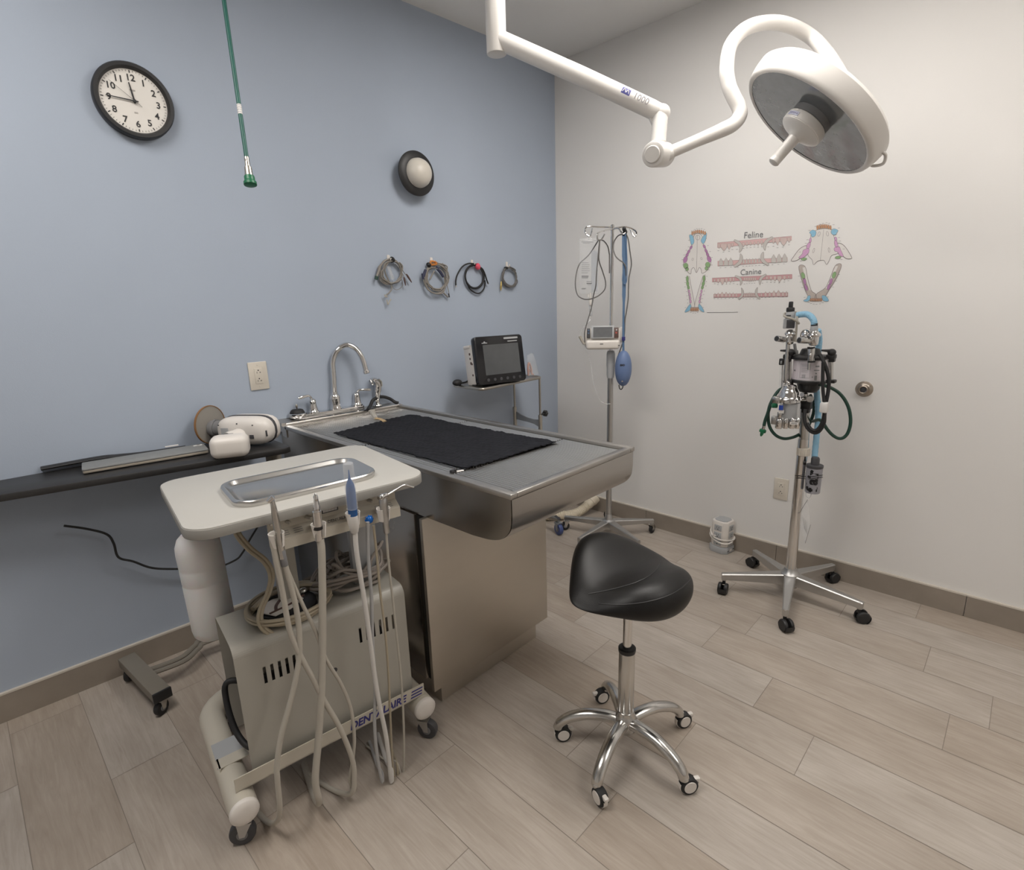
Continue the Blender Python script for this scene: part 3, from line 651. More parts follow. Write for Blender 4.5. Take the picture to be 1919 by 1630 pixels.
def hood_caster(parent, c, heading, r=.026, mt='black', top=.09):
    """twin-wheel hooded caster"""
    d = V((cos(heading), sin(heading), 0)); s = V((-sin(heading), cos(heading), 0)); c = V((c[0], c[1], 0)); wc = c+d*r*.55+UP*r
    mb = MB()
    for q in (-1, 1):
        mb.lathe([(r*.7,.007*q),(r*.96,.0075*q),(r,.010*q),(r,.018*q),(r*.9,.0215*q),(r*.5,.0225*q)], wc, s, 22)
    mb.build('caster_wheel', mt, parent)
    mb = MB(); mb.lathe([(r*1.12,-.019),(r*1.16,-.010),(r*1.16,.010),(r*1.12,.019)], wc, s, 18, radians(0), radians(190), xref=(d*-.2+UP).cross(s)*-1); mb.tube([c+UP*(r*1.6), c+UP*top], .0075, 10)
    mb.build('caster_hood', mt, parent)

# ------------------------------------------------------------------ stainless exam table
X0, X1, Y0, ZT = .972, 1.598, .953, .900
t = thing('exam_table', 'long stainless steel exam table with a deep tub against the blue wall', 'exam table', (1.28, 1.7, 0))
yw0 = 2.4285; yw1 = 2.3985
mb = MB()
mb.bx(X0, X0+.026, Y0, 2.345, ZT-.016, ZT, .003); mb.bx(X1-.026, X1, Y0, 2.345, ZT-.016, ZT, .003); mb.bx(X0+.0262, X1-.0262, Y0, Y0+.028, ZT-.016, ZT-.0003, .003)
mb.bx(X0+.024, X0+.0265, Y0+.02, 2.345, ZT-.05, ZT-.002); mb.bx(X1-.0265, X1-.024, Y0+.02, 2.345, ZT-.05, ZT-.002); mb.bx(X0+.02, X1-.02, Y0+.026, Y0+.0285, ZT-.05, ZT-.002)
mb.build('rim', 'steel', t)
mb = MB(); zl, zr = ZT+.020, ZT+.008; A4 = [(X0,2.372),(X1,2.340),(X1,yw1),(X0,yw0)]; zz4 = [zl-.012, zr-.006, zr, zl]
mb.add([(x,y,ZT-.03) for x,y in A4]+[(x,y,z) for (x,y),z in zip(A4,zz4)], [(3,2,1,0),(4,5,6,7),(0,1,5,4),(1,2,6,5),(2,3,7,6),(3,0,4,7)]); mb.bx(X0,X1,2.33,2.372,ZT-.05,ZT-.004); mb.build('faucet_deck', 'steel', t)
mb = MB(); mb.tube([(X0+.02,2.371,ZT+.005),(X1-.024,2.338,ZT+.003)], .0042, 8); mb.build('splash_rail', 'chrome', t)
prof = [(2.395,ZT-.016),(2.395,.732),(1.374,.731),(1.12,.734)]+[(p.x, p.y) for p in sm([(1.098,.736,0),(1.045,.742,0),(1.000,.757,0),(.968,.787,0),(.9585,.822,0),(.9575,ZT-.016,0)], 5)]
def shell(x): return [(x, y, z) for y, z in prof]
mb = MB(); mb.prism(shell(X0+.004), V((.003,0,0))); mb.prism(shell(X1-.007), V((.003,0,0)))
pf = [V((0, y, z)) for y, z in prof[1:]]
for a, b in zip(pf, pf[1:]):
    mb.add([a+V((X0+.004,0,0)), b+V((X0+.004,0,0)), b+V((X1-.004,0,0)), a+V((X1-.004,0,0))], [(0,1,2,3)])
    mb.add([a+V((X0+.007,.0,.003)), b+V((X0+.007,.003,.003)), b+V((X1-.007,.003,.003)), a+V((X1-.007,0,.003))], [(3,2,1,0)])
tub = mb.build('tub', 'steel_side', t, flip=False)
mb = MB(); mb.bx(X0+.008, X1-.008, .985, 2.37, .845, .850); mb.build('drain_pan', 'pan_shade', t)
# front apron: same steel, brushed finish
mb = MB(); pa = [(p.x, p.y) for p in sm([(1.10,.7355,0),(1.045,.7412,0),(1.000,.7562,0),(.9675,.7865,0),(.9575,.822,0),(.9565,ZT-.017,0)], 6)]
for (ya, za), (yb, zb) in zip(pa, pa[1:]): mb.add([(X0+.006,ya-.0006,za-.0006),(X1-.006,ya-.0006,za-.0006),(X1-.006,yb-.0006,zb),(X0+.006,yb-.0006,zb)], [(0,1,2,3)])
mb.build('front_apron', 'steel', t, flip=False)
mb = MB(); mb.bx(.966, 1.545, 1.400, 2.36, .10, .730, .002); mb.build('cabinet', 'steel_side', t)
mb = MB(); mb.bx(.976, 1.540, 1.352, 1.402, .10, .728); mb.build('door_recess', 'black', t)
mb = MB(); mb.bx(.951, 1.563, 1.336, 1.352, .086, .733, .0025); mb.build('door_panel', 'steel_panel', t)
mb = MB(); mb.bx(1.003, 1.520, 1.367, 2.33, 0, .10); mb.build('toe_kick', 'steel_panel', t)

# grates
def grate(y0, y1, label):
    t = thing('table_grate', label, 'grate', (1.285, (y0+y1)/2, ZT-.027), 'steel rod grates lying in the exam table')
    xa, xb = X0+.030, X1-.030
    mb = MB(); n = 46
    for i in range(n):
        x = xa+.006+(xb-xa-.012)*i/(n-1); mb.tube([(x, y0, ZT-.0140), (x, y1, ZT-.0140)], .0035, 8)
    mb.build('rod_grating', 'grate_steel', t)
    mb = MB()
    for y in (y0+.006, (y0+y1)/2, y1-.006): mb.bx(xa, xb, y-.003, y+.003, ZT-.050, ZT-.0175)
    mb.build('cross_bars', 'steel', t)
grate(.990, 1.244, 'bare steel grate at the front end of the exam table')
grate(1.250, 1.790, 'steel grate lying under the black towel on the exam table')
grate(1.796, 2.336, 'steel grate next to the faucet on the exam table')
# towel
mb = MB(); A0, A1, B0, B1 = V((1.058,1.240,0)), V((1.492,1.222,0)), V((1.048,2.046,0)), V((1.470,2.098,0)); nx, ny = 110, 190
vs = []
for j in range(ny+1):
    for i in range(nx+1):
        u, v = i/nx, j/ny; p = A0.lerp(A1, u).lerp(B0.lerp(B1, u), v)
        e = .004*noise.noise(V((v*30, u*3, 3)))*(1 if u < .03 or u > .97 else 0); p.x += e
        if j in (0, ny): p.y += .004*noise.noise(V((u*25, j, 1)))
        h = .0055*abs(noise.noise(p*9+V((3,1,0))))+.0020*abs(noise.noise(V((p.x*95, p.y*80, 5))))
        q_ = p.x*.94+p.y*.34; h += .0030*(.5+.5*sin(2*pi*q_/.030+2.2*noise.noise(p*7)))*(.6+.8*abs(noise.noise(p*5+V((1,7,2)))))+.0010*(.5+.5*sin(2*pi*(p.y-p.x*.2)/.021+2*noise.noise(p*11)))
        h += .007*max(0, noise.noise(p*3.2+V((9,4,1))))
        p.z = ZT-.0100+h; vs.append(p)
fs = [(j*(nx+1)+i, j*(nx+1)+i+1, (j+1)*(nx+1)+i+1, (j+1)*(nx+1)+i) for j in range(ny) for i in range(nx)]
mb.add(vs, fs); o = mb.build('towel', 'mat_cloth', None, 180)
sd = o.modifiers.new('thickness', 'SOLIDIFY'); sd.thickness = .004; sd.offset = 1
tag(o, 'creased black towel spread over the middle of the steel exam table', 'towel')
# small black clip on the table edge
P = onz(852, 884, ZT)
t = thing('edge_clip', 'small black clip with a white tab on the left rim of the exam table', 'clip', P)
mb = MB(); c0 = onz(849, 885, ZT); mb.box(c0+V((0,0,.003)), (.020,.014,.011), .004); mb.box(c0+V((-.006,0,-.005)), (.010,.013,.012), .003); mb.tube(sm([c0+V((.003,-.005,.006)), c0+V((.011,-.003,.009)), c0+V((.017,.005,.006))], 5), .0036, 8); mb.build('clamp', 'black', t)
mb = MB(); mb.tube([c0+V((.008,-.007,.002)), c0+V((.030,-.014,.002))], (.002,.0045), 8); mb.build('tab', 'white_plastic', t)

# ------------------------------------------------------------------ faucet group on the deck
YF = 2.392
def fy(px, py, y=YF): return ony(px, py, y)
zd = ZT+.016
t = thing('faucet', 'chrome gooseneck faucet with two lever handles at the end of the exam table', 'faucet', (1.25, YF, zd))
fa = V((1.045, 2.396, zd)); fb = V((1.395, 2.384, zd-.004)); fx = (fb-fa).normalized(); ff = frame((fa+fb)/2, fx, UP.cross(fx), UP)
mb = MB(ff); mb.slab(rrect(-.178, .178, -.020, .020, .019, 6), -.006, .015, .004); mb.build('base_plate', 'chrome', t)
p = fy(628, 757); bx = V((p.x, YF-.005, zd+.012))
mb = MB(); mb.lathe([(.027,0),(.027,.006),(.023,.012),(.021,.020),(.0235,.045),(.024,.060),(.019,.070),(.015,.074),(.0145,.082)], bx, UP, 28); mb.build('spout_collar', 'chrome', t)
pts = [bx+UP*.075]+[V((q.x, y, q.z)) for q, y in ((fy(624,700), YF-.005), (fy(623,676), YF-.005), (fy(631,655), YF-.012), (fy(645,646), YF-.025), (fy(659,654), YF-.045), (fy(667,672), YF-.062), (fy(672,694), YF-.07))]
mb = MB(); mb.tube(sm(pts, 8), .0125, 16); mb.build('spout', 'chrome', t)
e = sm(pts, 8); dd = (e[-1]-e[-3]).normalized()
mb = MB(); mb.lathe([(.0125,0),(.015,.002),(.016,.008),(.016,.014),(.013,.017)], e[-1]-dd*.006, dd, 20); mb.build('spout_tip', 'chrome', t)
def handle(px, py, tx, ty, mx, my):
    p = fy(px, py); b = V((p.x, YF-.004, zd+.012))
    mb = MB(); mb.lathe([(.026,0),(.026,.005),(.021,.010),(.0185,.022),(.0150,.042),(.0150,.052),(.0165,.056),(.012,.064),(.006,.068),(0,.069)], b, UP, 26); h = mb.build('handle_base', 'chrome', t)
    q1 = fy(mx, my); q2 = fy(tx, ty)
    mb = MB(); mb.tube(sm([b+UP*.060, b.lerp(V((q1.x,YF-.006,q1.z)), .45)+UP*.040, V((q1.x, YF-.010, q1.z)), V((q1.x,YF-.012,q1.z)).lerp(V((q2.x,YF-.014,q2.z)), .6)+UP*.001, V((q2.x, YF-.014, q2.z))], 6), [.007,.0065,.006,.006,.0055,.0055,.0055,.0055,.0055,.0055,.006,.006,.0065,.0065,.007,.007,.0075,.0078,.008,.008,.0078,.0076,.007,.006,.004], 12); mb.build('lever', 'chrome', h)
handle(588, 777, 556, 746, 575, 741); handle(669, 759, 692, 730, 677, 730)
# strainer
p = fy(560, 780); P = V((p.x, 2.402, zd))
t = thing('sink_strainer', 'chrome basket strainer with a black rubber plug beside the left faucet handle', 'sink strainer', P)
mb = MB(); mb.lathe([(.034,0),(.038,.003),(.041,.014),(.041,.020),(.036,.022),(.030,.018)], P, UP, 30); mb.build('basket', 'chrome', t)
mb = MB(); mb.lathe([(.033,.017),(.032,.026),(.026,.036),(.022,.038),(0,.038)], P, UP, 26); mb.build('plug', 'black_rubber', t)
mb = MB(); mb.lathe([(.003,.038),(.003,.046),(.0055,.050),(.0055,.056),(.002,.062),(0,.062)], P, UP, 14); mb.build('pull_knob', 'nickel', t)
# side sprayer and hose
p = fy(706, 757); P = V((p.x, 2.384, zd-.006))
t = thing('side_sprayer', 'chrome side sprayer standing right of the faucet', 'sprayer', P)
mb = MB(); mb.lathe([(.024,0),(.022,.006),(.014,.012),(.012,.022),(.016,.030)], P, UP, 24); mb.build('holder', 'chrome', t)
a = [P+UP*.028, V((fy(704,738).x,2.377,fy(704,738).z)), V((fy(705,725).x,2.375,fy(705,725).z)), V((fy(702,716).x,2.372,fy(702,716).z)), V((fy(695,713).x,2.368,fy(695,713).z)), V((fy(691,716).x,2.362,fy(691,716).z))]
mb = MB(); s_ = sm(a, 5); mb.tube(s_, [.012+.006*min(1, i/8) if i < 16 else .0175 for i in range(len(s_))], 14); mb.build('spray_head', 'chrome', t)
mb = MB(); mb.tube(sm([s_[10]+V((.014,-.012,.004)), s_[14]+V((.016,-.014,.006)), s_[17]+V((.010,-.014,.012))], 4), (.004,.006), 8); mb.build('trigger', 'alu', t)
P = onz(705, 765, ZT+.01)
pts = [onz(689,768,ZT+.010), V((fy(688,758).x,2.36,fy(688,758).z)), V((fy(696,748).x,2.372,fy(696,748).z)), V((fy(712,743).x,2.380,fy(712,743).z)), V((fy(726,746).x,2.376,fy(726,746).z)), V((fy(734,752).x,2.365,fy(734,752).z)), V((fy(738,757).x,2.35,ZT+.010))]
mb = MB(); mb.tube(sm(pts, 8), .0085, 12); o = mb.build('rubber_hose', 'black_rubber'); tag(o, 'black rubber hose looped on the exam table behind the sprayer', 'hose')
t = thing('hose_clamp', 'cream plastic pinch clamp with tan tubing lying on the exam table grate', 'clamp', onz(700, 775, ZT))
a, b = onz(697,772,ZT+.006), onz(704,784,ZT+.004)
mb = MB(); mb.tube([a, a.lerp(b,.5)+UP*.003, b], [(.012,.012),(.013,.012),(.008,.010)], 8); mb.box(a+UP*.002, (.030,.020,.016), .004); mb.build('clamp_body', 'hose_cream', t)
mb = MB(); mb.tube(sm([b, onz(712,785,ZT+.002), onz(722,790,ZT)], 5), (.004,.010), 8); mb.build('tubing', 'tape', t)

# ------------------------------------------------------------------ monitor stand and patient monitor
ZM = .963
A_, B_, C_ = onz(848,722,ZM), onz(903,730,ZM), onz(1015,707,ZM); D_ = A_+(C_-B_)
t = thing('instrument_stand', 'steel instrument stand with a tubular tray rim near the corner behind the exam table', 'instrument stand', (2.40, 2.15, 0))
ring = []
for a, b, c in ((D_,A_,B_),(A_,B_,C_),(B_,C_,D_),(C_,D_,A_)):
    ra = .035; d1 = (a-b).normalized(); d2 = (c-b).normalized()
    for i in range(6):
        k = i/5; ring.append((b+d1*ra)*(1-k)**2+b*2*k*(1-k)+(b+d2*ra)*k*k)
mb = MB(); mb.tube(ring, .0080, 10, True); mb.build('tray_rim', 'nickel', t)
mb = MB(); mb.prism([p-UP*.003 for p in ring], UP*.003); mb.build('tray', 'alu_matt', t)
p2 = V((C_.x-.012, C_.y+.006, 0)); p1 = V((D_.x-.018, min(D_.y-.005, 2.315), 0))
for p, zs in ((p2, .735), (p1, .760)):
    mb = MB(); mb.cyl(p+UP*.55, p+UP*(ZM-.006), .0065, n=12); mb.build('post', 'nickel', t)
    mb = MB(); mb.cyl(p+UP*.08, p+UP*zs, .0125, n=16, bev=.002); mb.build('sleeve', 'nickel', t)
mb = MB(); zz = [(0,.735),(.25,.715),(.5,.705),(.75,.700),(1,.706)]; zb = [(1,.655),(.75,.672),(.5,.678),(.25,.680),(0,.683)]
mb.prism([p1.lerp(p2, k)+UP*z for k, z in zz]+[p1.lerp(p2, k)+UP*z for k, z in zb], V((.006,0,0))); mb.build('cross_plate', 'fork_grey', t)
mb = MB(); k0 = p2+UP*.735; mb.cyl(k0, k0+V((.030,-.004,.004)), .006, n=10)
for i in range(6):
    a = i*pi/3; mb.ball(k0+V((.042,-.005+.012*cos(a),.004+.012*sin(a))), (.011,.009,.009), 10, 6)
mb.ball(k0+V((.042,-.005,.004)), (.011,.013,.013), 12, 8); mb.build('clamp_knob', 'black', t)
mb = MB(); mb.tube([(2.41,1.955,.095),(2.41,2.33,.095)], .016, 12); mb.tube([(2.0,1.985,.095),(2.0,2.33,.095)], .016, 12); mb.tube([(2.0,2.2,.095),(2.41,2.2,.095)], .016, 12); mb.build('base_frame', 'nickel', t)
caster(t, (2.405,1.957), .037, radians(250), 'wheel_blue', 'fork_grey', .026, .10, off=.15)
for c in ((2.41,2.315),(2.0,2.0),(2.0,2.315)): caster(t, c, .037, radians(200), 'wheel_blue', 'fork_grey', .026, .10, off=.3)
mb = MB(); mb.tube([V((2.40,1.975,.118)), V((2.385,1.925,.112))], (.004,.010), 8); mb.build('brake_pedal', 'dk_grey', t)
# monitor
a = onz(897,723,ZM+.012); b = onz(986,712,ZM+.012); x = (b-a); W_ = x.length; x.normalize(); nrm = x.cross(UP).normalized()
if nrm.y > 0: nrm = -nrm
tilt = radians(9); yv = (UP*cos(tilt)-nrm*sin(tilt)).normalized(); fm = frame((a+b)/2, x, yv)
H_ = onpl(884, 632, fm.to_3x3().col[2], fm.to_3x3().col[2].dot(a)); H_ = (H_-a).dot(yv)
t = thing('patient_monitor', 'black-framed patient monitor with a dark screen on the steel stand', 'monitor', (a+b)/2)
mb = MB(fm); mb.slab(rrect(-W_/2, W_/2, 0, H_, .020, 6), -.030, .006, .005); mb.build('bezel', 'black_gloss', t)
mb = MB(fm); mb.slab(rrect(-W_/2+.050, W_/2-.032, .050, H_-.046, .002, 2), .0060, .0072); mb.build('screen', 'screen', t)
mb = MB(fm); mb.slab(rrect(-W_/2+.002, W_/2-.004, .004, H_-.040, .012, 4), -.125, -.029, .006); body = mb.build('housing', 'white_plastic', t)
mb = MB(fm); mb.box((-W_/2+.012, H_-.045, -.085), (.030,.018,.07), .006); mb.build('handle', 'white_plastic', t)
mb = MB(fm)
for y, z, r in ((.175,-.06,.007),(.150,-.06,.006),(.125,-.055,.008),(.120,-.045,.006),(.060,-.05,.006)): mb.lathe([(r,0),(r,.003)], (-W_/2+.003, y*H_/.26, z), (-1,0,0), 12)
mb.build('sockets', 'brown_clip', body)
for i in range(6):
    mb = MB(fm); mb.lathe([(.0085,0),(.0085,.0025),(.006,.003)], (-W_/2+.062+i*(W_-.105)/5, .024, .005), (0,0,1), 18); mb.build('button', 'dk_grey', t)
mb = MB(fm); mb.slab(rrect(W_/2-.122, W_/2-.030, H_-.022, H_-.012, .004, 3), .006, .0072); mb.build('indicator_bar', 'lt_grey', t)
mb = MB(fm); mb.box((W_/2-.068, H_-.034, .0064), (.062,.005,.0008)); mb.box((-W_/2+.063, H_-.036, .0064), (.034,.004,.0008)); mb.prism([(-W_/2+.055,H_-.033,.006),(-W_/2+.071,H_-.033,.006),(-W_/2+.063,H_-.026,.006)], (0,0,.0008)); mb.build('logo_print', 'lt_grey', t)
# probe and cable on the stand
t = thing('probe', 'small black probe with its cable on the left end of the monitor stand tray', 'probe', onz(858,718,ZM+.01))
mb = MB(); c0 = onz(857,717,ZM+.022); mb.ball(c0, (.030,.022,.018), 16, 10); mb.build('probe_head', 'black_rubber', t)
mb = MB(); mb.tube(sm([c0+V((.02,.0,-.004)), onz(872,716,ZM+.012), onz(880,712,ZM+.02), onz(890,711,ZM+.012), onz(893,721,ZM+.012), onz(885,722,ZM+.012)], 6), .004, 8); mb.build('cable', 'black_rubber', t)
# plastic bag with pink tubing beside the monitor
t = thing('plastic_bag', 'clear plastic bag with pink tubing beside the patient monitor', 'bag', onz(997,706,ZM))
c0 = onz(999,706,ZM)
mb = MB(); vs = []
for j in range(9):
    for i in range(16):
        h = j/8; aa = 2*pi*i/16; w = .048*(1-.45*h)+.004*noise.noise(V((i*.9, j*.8, 2)))*2; vs.append(c0+V((w*cos(aa)*1.0, w*.5*sin(aa)+.02*h, .012+.125*h*(1+.12*noise.noise(V((i*.5,3,j*.2)))))))
mb.add(vs, [(j*16+i, j*16+(i+1) % 16, (j+1)*16+(i+1) % 16, (j+1)*16+i) for j in range(8) for i in range(16)]); mb.build('bag_film', 'bag', t, 180)
mb = MB(); mb.tube(sm([c0+V((-.040,-.0,.012)), c0+V((-.038,.005,.06)), c0+V((-.022,.01,.085)), c0+V((-.006,.008,.05)), c0+V((-.012,.0,.014))], 6), .006, 8); mb.tube(sm([c0+V((-.03,.01,.01)), c0+V((-.015,.012,.045)), c0+V((0,.01,.02)), c0+V((.012,.006,.012))], 6), .005, 8); mb.build('tubing', mat('pink_tubing', (.50,.30,.25), .4), t)

# ------------------------------------------------------------------ black overbed table and what lies on it
ZB = .870
t = thing('overbed_table', 'black-topped overbed table on a taupe wheeled base along the blue wall', 'overbed table', (.3, 2.2, 0))
f0 = onz(163,912,ZB-.022); f1 = onz(540,848,ZB-.022); d = (f1-f0).normalized()
q0 = f0-d*.62; q1 = f1+d*.02
yb = lambda x: (KB-NB.x*x)/NB.y-.006
mb = MB(); pl = [(q0.x, q0.y), (q1.x-.03, q1.y), (q1.x-.006, q1.y+.012), (q1.x, q1.y+.04), (q1.x, yb(q1.x)-.0), (q0.x, yb(q0.x))]
mb.slab(pl, ZB-.024, ZB, .004); mb.build('tabletop', mat('black_laminate', (.022,.021,.021), .42, 0, .1, 12), t)
a, b = V((.262,2.405,0)), V((.298,2.070,0)); v = (a-b).normalized(); s = v.cross(UP)
bar0 = onz(301,1303,.085)
fr = frame((a+b)/2+UP*.060, v, -s)
mb = MB(fr); mb.box((0,0,.018), (.345,.058,.036), .003); mb.build('base_bar', 'tan_steel', t)
mb = MB(fr); mb.box((-.1725,0,.018), (.010,.060,.037), .002); mb.build('end_cap', 'black', t)
caster(t, (b.x-.004, b.y+.012), .027, radians(215), 'black_rubber', 'hose_cream', .020, .062, off=.2); caster(t, (a.x-.004, a.y-.016), .027, radians(235), 'black_rubber', 'hose_cream', .020, .062, off=.2)
for yo, zz in ((.045,.075),(.090,.075)):
    p0 = b.lerp(a, .42+yo*2.2)+UP*zz; pts = [p0, p0+V((.13,-.015,0)), p0+V((.20,.030,0)), p0+V((.26,.050,0)), p0+V((.62,-.035,0))]
    mb = MB(); mb.tube(sm(pts, 6), (.008,.011), 8); mb.build('base_rail', 'tan_steel', t)
mb = MB(); mb.bx(.845,.885,2.20,2.27,.06,ZB-.024,.003); mb.build('column', 'tan_steel', t)
mb = MB(); mb.bx(.835,.895,2.06,2.40,.055,.092,.003); mb.build('base_bar', 'tan_steel', t)
for c in ((.865,2.08),(.865,2.38)): caster(t, c, .025, radians(220), 'black_rubber', 'hose_cream', .020, .06, off=.2)
# closed grey panel with champagne edge
t = thing('laptop', 'closed grey laptop with a champagne front edge on the black table', 'laptop', onz(260,860,ZB))
c0, c1, c2 = onz(391.5,848.5,ZB+.004), onz(163,887,ZB+.004), onz(365,834,ZB+.018); x = (c0-c1).normalized(); yv = UP.cross(x); dp = (c2-c0).dot(yv)
fl = frame(c0+UP*0, x, yv, UP); dp = min(dp, .24)
mb = MB(fl); mb.slab(rrect(-.385, 0, 0, dp, .008, 4), .0, .009, .0015); mb.build('base', 'slab_edge', t)
mb = MB(fl); mb.slab(rrect(-.386, .001, -.001, dp, .008, 4), .0095, .016, .0015); mb.build('lid', 'slab', t)
mb = MB(fl); mb.box((-.022, dp-.022, .0163), (.030,.014,.0008)); lb = mb.build('asset_sticker', 'paper', t)
mb = MB(fl); mb.box((-.020, dp-.020, .0168), (.010,.006,.0004)); mb.build('print', 'ink', lb)
t = thing('strap', 'black strap with a white tag lying behind the grey laptop', 'strap', onz(200,850,ZB+.01))
mb = MB(); mb.tube(sm([fl @ V((-.50, dp+.026, .012)), fl @ V((-.34, dp+.028, .017)), fl @ V((-.28, dp+.024, .014)), fl @ V((-.20, dp+.022, .009)), fl @ V((-.06, dp+.022, .007))], 6), (.007,.018), 8); mb.build('webbing', 'black', t)
mb = MB(fl); mb.box((-.105, dp+.020, .021), (.045,.012,.004), .001); mb.build('tag', 'paper', t)
# black cord drooping under the table
pts = [(120,985),(163,991),(200,1001),(213,1018),(222,1044),(250,1052),(285,1064),(330,1066),(400,1064),(440,1050),(455,1035),(470,1008),(490,976),(510,945),(520,915)]
mb = MB(); mb.tube(sm([wl(x, y, .05 if 0 < i < 13 else .06) for i, (x, y) in enumerate(pts)], 6), .0042, 8); o = mb.build('power_cable', 'black_rubber'); tag(o, 'black power cable drooping against the blue wall under the black table', 'cable')

# handheld x-ray unit
t = thing('xray_unit', 'white handheld dental x-ray unit with a round shield lying on the black table', 'x-ray unit', onz(450,845,ZB))
l = V((.715,2.345,ZB+.062)); r_ = V((.850,2.160,ZB+.062)); x = (r_-l).normalized(); yv = UP.cross(x); L_ = (r_-l).length
c0 = (l+r_)/2; fx_ = frame(c0, x, yv, UP)
mb = MB(fx_)
def cap(L, ry, rz, z0=0, ex=.30, n=28, k=16):
    vs = []; fs = []
    for i in range(k+1):
        tt = -1+2*i/k; sx = math.copysign(abs(sin(tt*pi/2))**1.0, tt)*L/2; cr = max(0.0, 1-abs(sx/(L/2))**5)**.5
        for j in range(n):
            a = 2*pi*j/n; cy = math.copysign(abs(cos(a))**.72, cos(a)); cz = math.copysign(abs(sin(a))**.72, sin(a))
            vs.append(V((sx, cy*ry*cr, z0+cz*rz*cr)))
    for i in range(k):
        for j in range(n): fs.append((i*n+j, i*n+(j+1) % n, (i+1)*n+(j+1) % n, (i+1)*n+j))
    return vs, fs
mb.add(*cap(L_*1.02, .050, .057)); mb.build('body', 'white_plastic', t)
mb = MB(fx_); vs, fs = cap(L_*1.035, .0215, .0595); mb.add([V((p.x, p.y+.020, p.z)) for p in vs], fs); mb.build('seam_band', 'dk_grey', t)
mb = MB(fx_); vs, fs = cap(L_*1.02, .040, .057); mb.add([V((p.x, p.y+.040, p.z)) for p in vs], fs); mb.build('rear_shell', 'white_plastic', t)
mb = MB(fx_); mb.lathe([(.031,0),(.032,.004),(.032,.064)], (-L_/2-.050, .012, .004), (1,0,0), 28); mb.lathe([(.037,0),(.037,.010)], (-L_/2-.033, .012, .004), (1,0,0), 28); mb.build('collimator', 'grey', t)
mb = MB(fx_); mb.lathe([(.075,0),(.077,.003),(.030,.006)], (-L_/2-.054, .012, .020), V((1,-.12,0)), 40, cap=True); mb.build('scatter_shield', 'lead', t)
mb = MB(fx_); mb.lathe([(.0755,-.003),(.0785,-.003),(.0795,.001),(.0785,.005),(.0755,.005),(.0755,-.003)], (-L_/2-.054, .012, .020), V((1,-.12,0)), 44, cap=False); mb.build('shield_rim', 'amber', t)
mb = MB(fx_); mb.tube(sm([(.000,-.030,-.006),(-.010,-.060,-.012),(-.022,-.085,-.018)], 5), [(.030,.036),(.029,.034),(.027,.031),(.026,.030),(.026,.029),(.027,.029),(.028,.030),(.029,.031),(.030,.032),(.030,.034),(.030,.036)], 16); mb.build('grip', 'white_plastic', t)
hb = onz(431,836,ZB+.040); fh = frame(V((hb.x, hb.y, ZB)), V((.90,-.43,0)), V((.43,.90,0)), UP)
mb = MB(fh); mb.box((0,.006,.041), (.132,.086,.082), .026, 5); g = mb.build('battery_grip', 'white_plastic', t)
mb = MB(fh); mb.box((-.004,.030,.0805), (.034,.010,.0015)); mb.build('latch', 'dk_grey', g)
mb = MB(fx_); mb.box((.050,-.0490,-.016), (.018,.003,.015), .001); mb.box((L_/2-.010,-.030,-.006), (.004,.012,.024), .001); mb.build('button', 'dk_grey', t)
mb = MB(fx_); mb.box((-.062,-.0490,.004), (.032,.003,.030)); mb.build('rating_label', 'lt_grey', t)
mb = MB(fx_)
for xx, zz in ((-.088,.030),(-.008,.036),(.058,.030)): mb.lathe([(.0028,0),(.0028,.002)], (xx,-.0455,zz), (0,-1,0), 10)
mb.build('screw_holes', 'dk_grey', t)
# ------------------------------------------------------------------ dental cart
TH = radians(-7.5); EX = V((cos(TH), sin(TH), 0)); EY = V((-sin(TH), cos(TH), 0)); OC = V((.64, 1.51, 0)); fc = frame(OC, EX, EY, UP)
def lv(px, py, v): return onpl(px, py, EY, OC.dot(EY)+v)
def loc(p): return fc.inverted() @ p
t = cart = thing('dental_cart', 'cream wheeled dental cart with a beige top in front of the exam table', 'dental cart', OC)
def prrect(u0, u1, v0, v1, rf, rb, n=8):
    return arc((u1-rf,v0+rf),rf,-pi/2,0,n)+arc((u1-rb,v1-rb),rb,0,pi/2,n)+arc((u0+rb,v1-rb),rb,pi/2,pi,n)+arc((u0+rf,v0+rf),rf,pi,1.5*pi,n)
mb = MB(fc); mb.slab(prrect(-.318, .305, -.243, .252, .062, .055), .893, .9195, .002); top = mb.build('tabletop', 'top_lam', t)
mb = MB(fc); mb.slab(prrect(-.3192, .3062, -.2442, .2532, .063, .056), .8915, .916, .001); mb.build('edge_band', 'top_edge', t)
# sheet-metal box: front, rounded top, back; ends open
ft = [(-.165,.168),(-.165,.520)]+[(-.165+.030-.030*cos(a), .520+.030*sin(a)) for a in [radians(k) for k in range(10, 91, 10)]]
pr = ft+[(.030,.550),(.042,.545),(.045,.535),(.045,.168)]
mb = MB(fc)
slots = []
for u0 in (-.192,-.1725,-.153,-.1335,-.114): slots.append((u0, .419+.0, .468))
for u0 in (.0795,.101,.1225,.144,.1655,.187): slots.append((u0, .420, .470))
